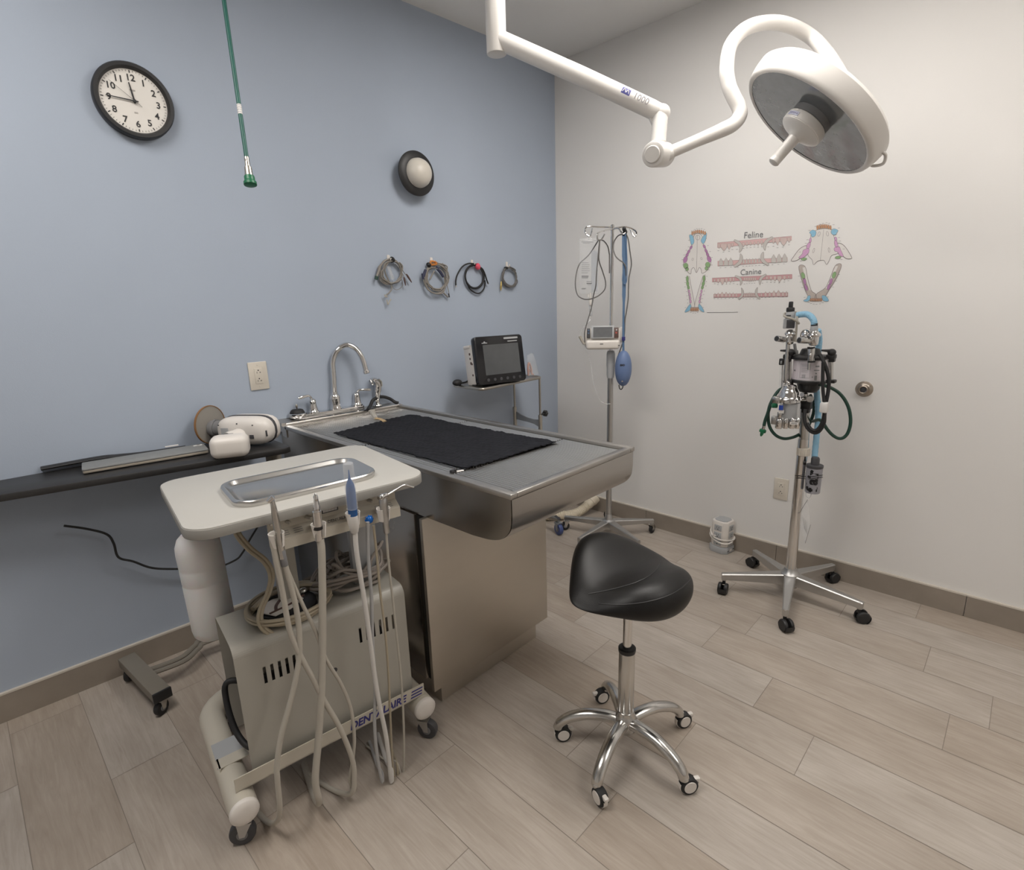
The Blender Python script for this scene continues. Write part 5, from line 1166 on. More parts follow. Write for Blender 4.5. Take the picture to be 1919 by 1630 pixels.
# blue squeeze bulb on its strap
P = iv(635, 1245, .05)
t = thing('squeeze_bulb', 'blue oval rubber bulb hanging on a blue strap from the IV stand', 'bulb', P)
pz = (iv(635,1388,.05)-iv(635,1103,.05)).length/2; px_ = (iv(703,1245,.05)-iv(567,1245,.05)).length/2
mb = MB(); mb.lathe([(px_*sin(pi*k/20)**(.93), -pz*cos(pi*k/20)) for k in range(21)], P, UP, 32); mb.build('bulb', 'blue_bulb', t)
f_ = frame(iv(627,1212,.05)-nI*(px_*.985), mB.to_3x3().col[0], UP)
text('EMD', .013, f_, 'ink', t, bold=.0006)
mb = MB(); mb.lathe([(.006,0),(.005,.002)], iv(626,1340,.05)-nI*(px_*.72), -nI, 12); mb.build('valve', 'chrome', t)
mb = MB()
wS = [(.0015,.012)]*7+[(.0015,.010)]*12+[(.0015,.008)]*6
st = sm([iv(645,165,.055), iv(644,300,.05), iv(643,480,.05), iv(639,720,.05), iv(635,1000,.05), iv(636,1090,.05), iv(636,1110,.05)], 4)
mb.tube(st, [(.0016, .0125 if k < 6 else (.0095 if k < 12 else .0062)) for k in range(len(st))], 8, flat=nI); mb.build('strap', 'blue_strap', t)
mb = MB(); mb.tube(sm([iv(650,165,.062), iv(662,300,.06), iv(664,470,.06), iv(660,545,.06), iv(645,566,.06), iv(630,545,.06), iv(632,480,.058)], 6), .0030, 7); mb.build('cord_loop', 'blue_strap', t)
mb = MB(); mb.cyl(iv(637,990,.052), iv(637,1022,.052), .0095, n=14, bev=.002); mb.build('slider', 'navy', t)
mb = MB(); mb.tube(sm([iv(600,1378,.05), iv(605,1405,.055), iv(618,1414,.055), iv(630,1400,.055), iv(632,1380,.05)], 5), .0028, 7); mb.build('lower_loop', 'black_rubber', t)
mb = MB()
for d_ in ((0,0,0),(.008,.0,-.008),(-.006,.0,.006),(.004,.006,-.016)): mb.ball(iv(646,135,.06)+V(d_), (.010,.010,.012), 10, 6)
mb.build('knot', 'black_rubber', t)
mb = MB(); mb.tube(sm([iv(625,166,.06), iv(590,182,.03), iv(560,230,.02), iv(556,290,.03), iv(575,345,.045), iv(610,378,.055), iv(632,392,.058), iv(655,430,.06), iv(660,500,.06)], 6), .0034, 7)
mb.tube(sm([iv(660,168,.06), iv(675,210,.055), iv(688,300,.05), iv(700,400,.05), iv(690,470,.05), iv(680,520,.05), iv(676,620,.05), iv(674,690,.05), iv(660,790,.05), iv(648,860,.05), iv(640,1000,.035), iv(606,1110,.035), iv(596,1135,.035)], 6), .0034, 7)
o = mb.build('black_lead', 'cable_grey'); tag(o, 'thin dark lead hanging beside the blue strap on the IV stand', 'cable')
# white ribbed hose on the floor
def fz(X, Y, z): return onz(1000+X/7.38, 880+Y/7.38, z)
pts = [fz(120,640,.03), fz(240,640,.03), fz(360,632,.03), fz(480,628,.03), fz(590,598,.035), fz(690,540,.05), fz(760,475,.075)]
mb = MB(); c = sm(pts, 22); mb.tube(c, [.0290+.0022*(1 if (k//2) % 2 else -1) for k in range(len(c))], 18); t = thing('vacuum_hose', 'cream ribbed hose lying on the floor beside the exam table', 'hose', fz(480,628,0)); mb.build('ribbed_hose', 'ribbed', t)
d = (c[-1]-c[-6]).normalized(); mb = MB(); mb.lathe([(.030,-.004),(.033,0),(.033,.030),(.037,.032),(.037,.075),(.034,.078),(.028,.060)], c[-1]-d*.006, d, 26); mb.build('hose_cuff', 'ribbed', t)

# ------------------------------------------------------------------ power tower
P = onz(1351, 1034, 0); P = V((P.x+.03, P.y+.01, 0))
t = thing('power_tower', 'white and grey power tower with wound cord on the floor by the white wall', 'power strip', P)
def octa(r, c=.28): 
    k = r*c; return [(r,-r+k),(r,r-k),(r-k,r),(-r+k,r),(-r,r-k),(-r,-r+k),(-r+k,-r),(r-k,-r)]
ft = Matrix.Translation(P) @ Matrix.Rotation(radians(-8), 4, 'Z')
hT = .185; rT = .050
mb = MB(ft); mb.slab(octa(rT+.006, .4), 0, .036, .003); bs = mb.build('base', 'lt_grey', t)
mb = MB(ft); mb.slab(octa(rT, .4), .036, hT, .008); mb.build('tower_body', 'white_plastic', t)
mb = MB(ft); mb.slab(octa(rT-.012, .4), hT, hT+.003, .001); mb.build('top_plate', 'lt_grey', t)
for a in range(4):
    for z in (.062, .105, .148):
        m2 = ft @ Matrix.Rotation(a*pi/2, 4, 'Z')
        mb = MB(m2); mb.box((0,-rT-.0008,z), (.044,.003,.033), .001); so = mb.build('socket', 'grey' if a == 9 else 'lt_grey', t)
        mb = MB(m2)
        for x, zz, w, h in ((-.006,.004,.0022,.008),(.006,.004,.0022,.008),(0,-.008,.005,.005)): mb.box((x,-rT-.0025,z+zz), (w,.0008,h))
        mb.build('slots', 'ink', so)
mb = MB(ft); mb.ball((.0,-rT-.006,.018), (.010,.003,.008), 12, 8); mb.build('switch', 'white_plastic', t)
mb = MB(ft)
for x in (-.028,.026): mb.box((x,-rT-.0065,.018), (.012,.001,.006))
mb.build('usb_port', 'dk_grey', t)
rnd = random.Random(2); ps = []
for i in range(60):
    a = 2*pi*i/24; r = rT*1.24+.003*sin(i*.9); ps.append((r*cos(a), r*sin(a), .085+.018*sin(a*1.0+.5)+.0045*(i//24)*2+.006*sin(i*.37)))
ps += [(.075,-.030,.075),(.088,-.030,.050),(.092,-.020,.030)]
mb = MB(ft); mb.tube(sm(ps, 3), .0042, 8); mb.build('cord', 'white_plastic', t)
mb = MB(ft); mb.box((.094,-.012,.022), (.022,.040,.024), .006); mb.build('plug', 'white_plastic', t)

# ------------------------------------------------------------------ saddle stool
S0 = V((1.262, .762, 0)); nS = S0.normalized()
def sv(px, py, off=0.0): return onpl(px, py, nS, nS.dot(S0)-off)
t = thing('saddle_stool', 'black saddle stool on a polished five-legged wheeled base in the foreground', 'stool', S0)
zb = sv(1168, 1330).z; z1 = sv(1168, 1214).z; z2 = .52
mb = MB(); mb.lathe([(.030,.075),(.037,.085),(.037,.118),(.030,.128),(.026,.145)], S0, UP, 32); hub = mb.build('base_hub', 'alu', t)
mb = MB(); mb.cyl(S0+UP*.10, S0+UP*z1, .0245, n=32, bev=.001); mb.build('outer_column', 'alu', t)
mb = MB(); mb.lathe([(.0255,z1-.010),(.0265,z1-.006),(.0265,z1+.003),(.023,z1+.005),(.016,z1+.004)], S0, UP, 28); mb.build('collar', 'black', t)
mb = MB(); mb.cyl(S0+UP*z1, S0+UP*(z2+.03), .0135, n=24); mb.build('gas_rod', 'chrome', t)
for k, a in enumerate([radians(x) for x in (50.5, 123, 190.5, 263, 336)]):
    d = V((cos(a), sin(a), 0)); s = V((-sin(a), cos(a), 0))
    prof = [(.020,.108),(.060,.116),(.110,.116),(.155,.104),(.186,.088),(.206,.070),(.214,.054)]
    c = sm([S0+d*r+UP*z for r, z in prof], 5); N = len(c)
    mb = MB(); mb.tube(c, [(.0165-.0015*i/N, .0215-.005*i/N) for i in range(N)], 16, flat=UP)
    mb.ball(c[-1], (.0160,.0160,.0120), 14, 8); mb.build('base_leg', 'alu', t)
    c0 = S0+d*.214; h = radians([150, -40, 250, -35, -30][k]); dd = V((cos(h), sin(h), 0)); ss = V((-sin(h), cos(h), 0)); wc = V((c0.x, c0.y, .0265))+dd*.016
    mb = MB(); mb.lathe([(.019,-.013),(.0245,-.0125),(.0265,-.009),(.0265,.009),(.0245,.0125),(.019,.013)], wc, ss, 24); wh = mb.build('caster_wheel', 'black_rubber', t)
    mb = MB(); mb.lathe([(.0,-.0150),(.018,-.0148),(.0195,-.0125),(.0195,.0125),(.018,.0148),(0,.0150)], wc, ss, 24); mb.build('wheel_disc', 'white_plastic', wh)
    mb = MB(); mb.lathe([(.0275,-.007),(.0295,-.006),(.0295,.006),(.0275,.007)], wc, ss, 20, radians(-10), radians(200), xref=dd); mb.box(wc+dd*.024+UP*.014, (.020,.014,.012), .003, rot=Matrix.Rotation(h, 3, 'Z')); mb.cyl(V((c0.x,c0.y,.045)), V((c0.x,c0.y,.060)), .007, n=12); mb.build('caster_fork', 'white_plastic', t)
# seat: saddle surface, front pommel pointing away
SF = radians(79); fd = V((cos(SF), sin(SF), 0)); fl_ = V((-fd.y, fd.x, 0)); SC0 = S0-fl_*.030+fd*.014
def ss(a, b, x):
    q_ = max(0.0, min(1.0, (x-a)/(b-a))); return q_*q_*(3-2*q_)
NA, NR = 72, 16
def bound(a):
    c_, s_ = cos(a), sin(a)
    x = math.copysign(abs(c_)**.92, c_)*(.205 if c_ > 0 else .172); y = math.copysign(abs(s_)**.95, s_)*.205
    k = max(0.0, x/.205); y *= 1-.42*k**1.1
    x += .055*(y/.205)**2*ss(.9, -.5, c_)-.02*ss(.9,.0,c_)*0
    return x, y
def ztop(x, y): return .618+.062*ss(.0, .175, x)+.022*ss(.01, .12, -x)-.030*(y/.205)**2
rings = []
for i in range(NR+1):                       # crown, from the middle out to the piping
    k = i/NR; R_ = []
    for j in range(NA):
        x, y = bound(2*pi*j/NA); x *= k; y *= k; R_.append((x, y, ztop(x, y)-.030*k**7))
    rings.append(R_)
for f_, d_ in ((1.03,.22),(1.035,.42),(1.00,.64),(.91,.82),(.75,.94),(.5,1.0),(.0,1.0)):    # side and underside
    R_ = []
    for j in range(NA):
        x, y = bound(2*pi*j/NA); zt_ = ztop(x, y)-.030; zb_ = .510+.042*abs(y/.205)**2*(1-ss(.05,.2,x))+.015*ss(.05,.2,x)
        R_.append((x*f_, y*f_, zt_+(zb_-zt_)*d_ if f_ > 0 else .512))
    rings.append(R_)
vs = [SC0+fd*x+fl_*y+UP*z for R_ in rings for x, y, z in R_]
fs = [(i*NA+j, i*NA+(j+1) % NA, (i+1)*NA+(j+1) % NA, (i+1)*NA+j) for i in range(len(rings)-1) for j in range(NA)]
mb = MB(); mb.add(vs, fs); seat = mb.build('seat', 'leather', t, 180)
b = bmesh.new(); b.from_mesh(seat.data); bmesh.ops.remove_doubles(b, verts=b.verts[:], dist=.0004); bmesh.ops.recalc_face_normals(b, faces=b.faces[:])
for _ in range(2): bmesh.ops.smooth_vert(b, verts=b.verts[:], factor=.5, use_axis_x=True, use_axis_y=True, use_axis_z=True)
b.to_mesh(seat.data); b.free()
for p in seat.data.polygons: p.use_smooth = True
sd = seat.modifiers.new('smooth', 'SUBSURF'); sd.levels = 1; sd.render_levels = 2
bpy.context.view_layer.update()
from mathutils.bvhtree import BVHTree
bv = BVHTree.FromObject(seat, bpy.context.evaluated_depsgraph_get()); so_ = WL[seat]
mb = MB()
def ontop(px, py):
    o = CAM-so_; d = ray(px, py).normalized(); h = bv.ray_cast(o, d); return (h[0]+so_+h[1]*.0004) if h[0] else None
for L in ([(1238,1052),(1232,1066),(1215,1080),(1190,1092),(1160,1101),(1130,1108),(1103,1113)], [(1294,1086),(1275,1103),(1250,1117),(1215,1127),(1180,1132),(1150,1133),(1122,1131)]):
    pp = [ontop(p.x, p.y) for p in sm([(x, y, 0) for x, y in L], 6)]; pp = [p for p in pp if p]
    if len(pp) > 3: mb.tube(pp, .0016, 6)
if mb.v: mb.build('seam', 'black', seat)

# ------------------------------------------------------------------ surgical light
CL = V((2.137, .6526, 1.9507)); nL = V((-.349, .544, -.763)).normalized(); RL = .2316
t = thing('surgical_light', 'white ceiling surgical light with a round dark glass head and jointed arm', 'surgical light', CL)
mb = MB(); mb.lathe([(RL-.003,.001),(RL+.002,.004),(RL+.009,.003),(RL+.014,-.002),(RL+.017,-.012),(RL+.021,-.034),(RL+.022,-.058),(RL+.012,-.070),(RL-.03,-.080),(.15,-.094),(.07,-.102),(0,-.104)], CL, nL, 72, cap=False); head = mb.build('lamp_head', 'white_lamp', t)
mb = MB(); mb.lathe([(RL-.002,-.003),(RL-.002,.0),(0,.0005)], CL, nL, 64); mb.build('lamp_glass', 'lens', head, flip=True)
rnd = random.Random(4); e1 = nL.orthogonal().normalized(); e2 = nL.cross(e1)
hb = onpl(1523, 219, nL, nL.dot(CL))
mb = MB(); mb.lathe([(.066,0),(.066,.020),(.060,.024)], hb, nL, 40); hubr = mb.build('hub_ring', 'grey', t)
mb = MB(); mb.lathe([(.066,.022),(.070,.025),(.072,.034),(.071,.050),(.069,.052),(.069,.0535),(.066,.056),(.050,.062),(.030,.070),(.021,.078)], hb, nL, 44); mb.build('hub_cap', 'white_lamp', t)
tipd = hb+nL*.158
mb = MB(); mb.lathe([(.0205,.068),(.0192,.090),(.0182,.150),(.0176,.152),(.0182,.154),(.0182,.166),(.014,.170),(0,.171)], hb, nL, 26); mb.build('handle', 'white_lamp', t)
# dimmer label on the rim of the cap (faces up-left)
upc = (UP-nL*nL.dot(UP)).normalized(); sd_ = upc.cross(nL)
ld = (upc*.80+sd_*(.6 if sd_.dot(V((-1,1,0))) > 0 else -.6)).normalized()
ls = nL.cross(ld).normalized()
fL = frame(hb+nL*.041+ld*.0722, ls, nL, ld) if ls.cross(nL).dot(ld) > 0 else frame(hb+nL*.041+ld*.0722, -ls, nL, ld)
mb = MB(fL)
for k in range(-5, 6): 
    a = k*.055; mb.box((.0722*sin(a), 0, .0722*(cos(a)-1)+.0002), (.0042,.013,.0008), rot=Matrix.Rotation(a, 3, 'Y'))
lb = mb.build('dimmer_label', mat('pale_blue_label', (.55,.56,.68), .5), t)
mb = MB(fL)
for k in range(6):
    a = (k-2.5)*.085; mb.box((.0728*sin(a), .0, .0728*(cos(a)-1)+.0005), (.0022,.004+.0012*k,.0006), rot=Matrix.Rotation(a, 3, 'Y'))
mb.build('bars', 'navy', lb)
# loop handle at the low edge of the head
def rimp(ang, r, h): return CL+(e1*cos(ang)+e2*sin(ang))*r+nL*h
dR = onpl(1625, 318, nL, nL.dot(CL))-CL; a0 = atan2(dR.dot(e2), dR.dot(e1))
mb = MB(); mb.tube(sm([rimp(a0-.24, RL+.019, -.040), rimp(a0-.20, RL+.033, -.040), rimp(a0, RL+.042, -.040), rimp(a0+.20, RL+.033, -.040), rimp(a0+.24, RL+.019, -.040)], 8), .0050, 10); mb.build('side_handle', 'white_lamp', t)
# arm
D0 = 1.78
K = dep(1231, 280, D0)
mb = MB(); ax_ = (dep(1252, 283, D0+.02)-dep(1219, 290, D0-.035)).normalized()
ka = dep(1223, 289, D0-.045); kb = dep(1246, 290, D0+.04); mb.cyl(ka, kb, .0385, n=32, bev=.008); mb.lathe([(.026,-.003),(.024,-.006)], ka, kb-ka, 24); mb.build('joint_knuckle', 'white_lamp', t)
mb = MB(); mb.cyl(dep(1238, 210, D0), dep(1232, 282, D0), .0250, n=28); mb.lathe([(.0255,-.002),(.0265,.0),(.0255,.002)], dep(1233,266,D0), UP, 24); mb.build('joint_post', 'white_lamp', t)
mb = MB(); c = sm([dep(1238,292,D0), dep(1268,280,D0), dep(1310,262,D0), dep(1350,245,D0), dep(1374,233,D0), dep(1386,218,D0), dep(1385,202,D0), dep(1374,180,D0), dep(1366,160,D0), dep(1362,125,D0), dep(1372,80,D0+.03), dep(1410,48,D0+.08), dep(1470,45,D0+.14), dep(1530,78,D0+.18), CL-nL*.15, CL-nL*.098], 8)
mb.tube(c, [.0195 if k < 16 else (.0195+.0035*min(1, (k-16)/10)) for k in range(len(c))], 20); mb.build('lamp_arm', 'white_lamp', t)
mb = MB(); q0, q1 = dep(1354,244,D0), dep(1366,238,D0); mb.cyl(q0, q1, .0218, n=24, bev=.002); q0, q1 = dep(1246,291,D0), dep(1258,286,D0); mb.cyl(q0, q1, .024, .021, n=24, bev=.002); mb.build('arm_sleeve', 'white_lamp', t)
e_ = dep(930, 72, D0+.10); s0 = dep(1240, 212, D0)
mb = MB(); mb.tube([s0, s0.lerp(dep(1222,205,D0), 1.0), dep(1090,143,D0+.04), e_], [.024,.0285,.029,.030], 24); mb.ball(s0, (.028,.028,.028), 20, 12); mb.prism([dep(1214,213,D0), dep(1226,238,D0), dep(1238,215,D0)], RZ*.012); mb.build('spring_arm', 'white_lamp', t)
mb = MB(); mb.cyl(e_-UP*.05, V((e_.x, e_.y, ZC)), .035, n=30, bev=.003); mb.lathe([(.11,0),(.11,-.02),(.04,-.05)], V((e_.x, e_.y, ZC-.001)), UP, 36); mb.build('ceiling_column', 'white_lamp', t)
pa, pb_ = dep(1170,176,D0-.020), dep(1212,196,D0-.020); x = (pb_-pa).normalized(); zz = -RZ-x*(-RZ).dot(x); zz.normalize(); y = zz.cross(x)
ft_ = frame((pa+pb_)/2+zz*.0135, x, y, zz)
text('1000', .030, ft_ @ Matrix.Translation((.017,.0,.0)), 'grey_ink', t, sx=.92, bold=.0004)
mb = MB(ft_); mb.box((-.038,.002,-.001), (.030,.020,.0018), .0006); lg = mb.build('logo_plate', 'navy', t)
mb = MB(ft_); mb.tube(sm([(-.050,-.004,.0004),(-.044,.008,.0004),(-.038,-.003,.0004),(-.033,.008,.0004),(-.027,-.004,.0004)], 4), .0010, 6); mb.build('logo_print', 'paper', lg)

# ------------------------------------------------------------------ green oxygen hose from the ceiling
DG = 1.62
t = thing('oxygen_hose', 'dark green gas hose with a metal fitting hanging from the ceiling by the clock', 'hose', dep(466, 335, DG))
g0 = dep(463, 302, DG); g1 = dep(443, 163, DG); dr = (g1-g0); k = (ZC-g0.z)/dr.z
mb = MB(); mb.tube([g0, g0+dr*.5, g0+dr, g0+dr*k], .0062, 14); mb.build('hose', 'green_hose', t)
mb = MB(); mb.cyl(g0+dr*.63, g0+dr*.76, .0067, n=16); tg = mb.build('label_sleeve', 'paper', t)
mb = MB()
for f in (.65,.68,.71,.74): mb.cyl(g0+dr*f, g0+dr*(f+.008), .0069, n=14)
mb.build('print', 'lt_grey', tg)
dn = -dr.normalized()
mb = MB(); mb.lathe([(.0066,-.012),(.0072,-.008),(.0072,.0),(.0066,.002),(.0072,.004),(.0072,.016),(.0098,.018),(.0108,.024),(.0108,.036),(.0118,.040),(.0118,.048)], g0, dn, 20); mb.build('fitting', 'brass' if False else 'nickel', t)
mb = MB(); mb.lathe([(.0140,.046),(.0150,.049),(.0150,.060),(.0185,.064),(.0185,.072),(.014,.074)], g0, dn, 24); mb.build('cap', 'green_cap', t)
# ------------------------------------------------------------------ anesthesia machine
PM = V((2.552, .672, 0)); nM = PM.normalized()
def mw(X, Y, off=0.0): return onpl(1400+X/5.433, 550+Y/5.433, nM, nM.dot(PM)-off)
ms = (mw(700,700)-mw(600,700)).length/100
MX = (mw(700,700)-mw(600,700)); MX.z = 0; MX.normalize()
t = mach = thing('anesthesia_machine', 'anesthesia machine with clear canister and chrome valves on a wheeled pole', 'anesthesia machine', PM)
def vl(name, mt, X, prof, off=0.0, n=24, parent=None, build=True, mb=None):
    """turned part on a vertical axis at X: prof = [(half width, Y)] from bottom to top, in detail pixels"""
    p0 = mw(X, prof[0][1], off); pr = []
    for r, Y in prof: pr.append((r*ms, mw(X, Y, off).z-p0.z))
    mb = mb or MB(); mb.lathe(pr, p0, UP, n)
    return mb.build(name, mt, parent or mach) if build else mb
legs = star(t, PM, radians(50), .292, .125, .098, .050, .024, .052, .030, 'alu_matt')
for (o, c, a), h in zip(legs, (70, 190, 230, 300, 330)): hood_caster(t, (c.x, c.y), radians(h), .027, 'black', .075)
mb = MB(); mb.lathe([(.036,.060),(.042,.075),(.042,.125),(.032,.134),(.026,.150)], PM, UP, 28); mb.build('base_hub', 'alu_matt', t)
zcol = onpl(1504, 862, nM, nM.dot(PM)).z; ztop = mw(560, 1090).z
# the pole leans a touch, as in the photograph
p_lo = V((PM.x, PM.y, .12)); p_hi = mw(575, 1480)
mb = MB(); mb.cyl(p_lo, p_hi, .0225, n=28); mb.build('lower_pole', 'chrome', t)
mb = MB(); mb.cyl(mw(572,1640), mw(596,1080), .0205, n=28); mb.build('upper_pole', 'alu', t)
mb = MB(); a, b = mw(570,1645), mw(576,1566); ax_ = b-a; mb.cyl(a, b, .0262, n=30, bev=.002)
for k in range(22):
    an = 2*pi*k/22; o_ = V((cos(an), sin(an), 0))*.0262; mb.tube([a+o_+ax_*.06, a+o_+ax_*.94], .0016, 5)
mb.build('pole_collar', 'ivory', t)
# absorber canister
cx = 640
vl('canister_label', 'granules', cx, [(186,868),(188,860),(188,668),(186,660)], 0)
can = vl('canister', 'clear', cx, [(196,884),(198,876),(198,654),(196,646)], 0, 36)
vl('canister_lid', 'black', cx, [(200,664),(214,660),(216,640),(200,628),(150,622),(118,618),(112,610),(98,572),(90,562),(60,556),(0,556)], 0, 36)
vl('canister_base', 'black', cx-20, [(0,1000),(92,998),(100,984),(116,968),(126,910),(150,906),(196,900),(204,884),(200,872)], 0, 36)
# paper on the canister facing the room
mb = MB(); cc = mw(cx, 770); rr = 190*ms
def onc(a, Y, r=None): return V((cc.x, cc.y, mw(cx, Y).z))+((-nM)*cos(a)+MX*sin(a))*(r or rr)
for i in range(16):
    a0, a1 = -1.2+2.0*i/16, -1.2+2.0*(i+1)/16
    mb.poly([onc(a0,864), onc(a1,864), onc(a1,676), onc(a0,676)])
lab = mb.build('paper_label', mat('lilac_label', (.66,.60,.64), .6, 0, .03), t, flip=False)
mb = MB()
def strip(a0, a1, Y0, Y1): 
    n = max(1, int((a1-a0)/.12))
    for i in range(n): mb.poly([onc(a0+(a1-a0)*i/n,Y1,rr+.0008), onc(a0+(a1-a0)*(i+1)/n,Y1,rr+.0008), onc(a0+(a1-a0)*(i+1)/n,Y0,rr+.0008), onc(a0+(a1-a0)*i/n,Y0,rr+.0008)])
for Y in (712,726,742,760,776): strip(-.46,-.10,Y,Y+4)
for y0, y1 in ((704,840),): strip(-.52,-.51,y0,y1); strip(.02,.03,y0,y1)
strip(-.52,.03,702,705); strip(-.52,.03,838,841)
for Y in (808,820,832): strip(-.40,-.20,Y,Y+6)
strip(.28,.50,714,730); strip(.22,.62,756,766); strip(.30,.40,786,800); strip(.28,.42,812,860); strip(.14,.20,822,834)
strip(-1.0,-.85,766,782)
mb.build('label_print', 'grey', lab, flip=False)
# tie rods with black wing nuts
for X, side in ((422,-1),(855,1)):
    o_ = .03
    for dx in ((-10,18) if side < 0 else (0,)):
        mb = MB(); mb.cyl(mw(X+dx,900,o_), mw(X+dx,620,o_), .0052 if side < 0 else .0085, n=14); mb.build('tie_rod', 'alu', t)
    mb = MB(); mb.box(mw(X,892,o_), (.036,.036,.014), .004); mb.box(mw(X+4*side,640,o_), (.034,.034,.020), .005); mb.box(mw(X+6*side,670,o_), (.026,.026,.022), .004); mb.build('rod_clamp', 'black', t)
    mb = MB(); k0 = mw(X+26*(1 if side < 0 else .3),598,o_+.01); mb.ball(k0, (.0165,.0165,.0145), 18, 10)
    tip = mw(X-85,580,o_+.01) if side < 0 else mw(X-100,578,o_+.02)
    mb.tube([k0+UP*.004, k0.lerp(tip,.45)+UP*.003, tip], [.009,.0055,.0035], 10); mb.build('wing_nut', 'black', t)
# left valve stack
vX = 430; o1 = .045
mb = MB(); mb.tube(sm([mw(418,505,o1), mw(412,600,o1), mw(400,720,o1), mw(392,840,o1), mw(398,895,o1), mw(425,914,o1), mw(455,912,.03)], 6), .0088, 14); mb.build('valve_stem', 'alu', t)
vl('valve_body', 'chrome', vX, [(20,520),(38,512),(44,495),(50,492),(50,425),(60,420),(64,408),(60,398),(52,390),(40,376),(20,366),(0,364)], o1)
mb = MB(); mb.cyl(mw(372,470,o1+.01), mw(302,458,o1+.05), .0125, n=20, bev=.001); mb.build('side_port', 'alu', t)
mb = MB(); mb.lathe([(.010,0),(.0,.0005)], mw(301,458,o1+.0512), mw(302,458,o1+.05)-mw(372,470,o1+.01), 18); mb.build('port_opening', 'ink', t)
mb = MB(); p = mw(432,305,o1); fx_m = frame(p, MX, UP); mb = MB(fx_m); mb.box((-3*ms,0,0), (120*ms,108*ms,110*ms), .003); mb.build('valve_block', 'lt_grey', t)
mb = MB(fx_m); mb.box((14*ms,-2*ms,56*ms), (84*ms,94*ms,.002), .001); pl_ = mb.build('valve_plate', 'dk_grey', t)
mb = MB(fx_m)
for y in (20,6,-8,-22): mb.box((14*ms,y*ms,57.5*ms), (50*ms,3*ms,.0006))
mb.build('plate_print', 'lt_grey', pl_)
vl('valve_neck', 'lt_grey', 438, [(48,255),(52,245),(50,215),(44,190),(40,182)], o1)
vl('valve_cap', 'black', 440, [(42,186),(44,178),(44,150),(38,142),(24,140),(24,134),(23,90),(20,82),(0,80)], o1)
mb = MB(fx_m); mb.box((-14*ms,90*ms,48*ms), (46*ms,14*ms,.004)); mb.build('valve_mark', 'dk_grey', t)
# right valve
rX = 672; o2 = .085
vl('valve_body', 'chrome', rX, [(30,530),(44,522),(50,505),(52,440),(66,434),(70,422),(66,410),(56,402),(42,390),(38,380)], o2)
vl('valve_neck', 'lt_grey', 680, [(38,382),(40,372),(38,334),(34,328)], o2); vl('valve_cap', 'black', 683, [(34,334),(35,326),(34,304),(28,300)], o2)
mb = MB(); a, b = mw(630,420,o2), mw(575,410,o2-.05); mb.ball(mw(602,425,o2-.03), (.024,.024,.028), 22, 14); mb.build('valve_dome', 'chrome', t)
mb = MB(); a, b = mw(635,478,o2+.01), mw(530,474,o2+.05); mb.cyl(a, b, .0128, n=20, bev=.001); mb.build('side_port', 'alu', t)
mb = MB(); mb.lathe([(.0102,0),(0,.0006)], b, b-a, 18); mb.build('port_opening', 'ink', t)
mb = MB(); mb.cyl(mw(650,700,o2+.005), mw(655,540,o2), .0135, n=18, bev=.001); mb.cyl(mw(628,775,o2+.004), mw(632,690,o2+.004), .0055, n=12); mb.build('valve_stem', 'alu', t)
mb = MB(); mb.ball(mw(644,628,o2+.018), (.006,.006,.010), 12, 8); mb.build('stem_screw', 'chrome', t)
mb = MB(); mb.cyl(mw(652,562,o2), mw(653,542,o2), .0145, n=18); mb.cyl(mw(655,700,o2+.006), mw(656,684,o2+.006), .0145, n=18); mb.build('stem_seal', 'black', t)
# blue scavenging hose (arch and the run behind the canister)
def corr(mb, pts, r, n=14, amp=.0004):
    c = sm(pts, 14); mb.tube(c, [r+(amp if (k//2) % 2 else -amp) for k in range(len(c))], n)
mb = MB(); corr(mb, [mw(505,220,.045), mw(560,212,.05), mw(612,212,.06), mw(655,240,.075), mw(680,280,.085), mw(684,318,.085)], .0125); mb.build('arch_hose', 'blue_hose', t)
mb = MB(); corr(mb, [mw(722,370,-.03), mw(735,460,-.05), mw(728,560,-.06), mw(715,700,-.07), mw(705,900,-.05), mw(712,1040,-.04), mw(722,1150,-.03), mw(722,1300,-.03), mw(705,1480,-.02), mw(690,1640,-.015), mw(686,1720,-.01)], .0125); mb.build('drop_hose', 'blue_hose', t)
# white tie of tubing round the valve
mb = MB(); mb.tube(sm([mw(500,300,.05), mw(528,302,.06), mw(470,262,.082), mw(400,240,.078), mw(376,222,.06), mw(392,200,.02), mw(480,190,.01), mw(505,205,.04), mw(510,260,.06), mw(506,310,.06), mw(500,400,.05), mw(492,470,.05), mw(500,485,.05), mw(525,480,.05)], 6), .0044, 8); mb.build('sample_tube', 'hose_cream', t)
mb = MB(); mb.tube(sm([mw(484,510,.02), mw(490,560,.02), mw(500,600,.02)], 5), .006, 10); mb.cyl(mw(497,580,.02), mw(502,618,.02), .0085, n=14, bev=.001); mb.build('elbow_fitting', 'lt_grey', t)
# flowmeter on the left
mb = MB(); mb.cyl(mw(348,960,.02), mw(358,720,.02), .0085, n=16); mb.build('flow_tube', 'clear', t)
mb = MB(); mb.cyl(mw(352,960,.02), mw(360,720,.02), .0028, n=8); mb.build('flow_rod', 'alu', t)
mb = MB(); mb.box(mw(354,694,.02), (.016,.020,.028), .003); mb.build('flow_head', 'black', t)
mb = MB(); mb.box(mw(350,700,.033), (.010,.006,.012), .001); mb.build('flow_dial', 'lt_grey', t)
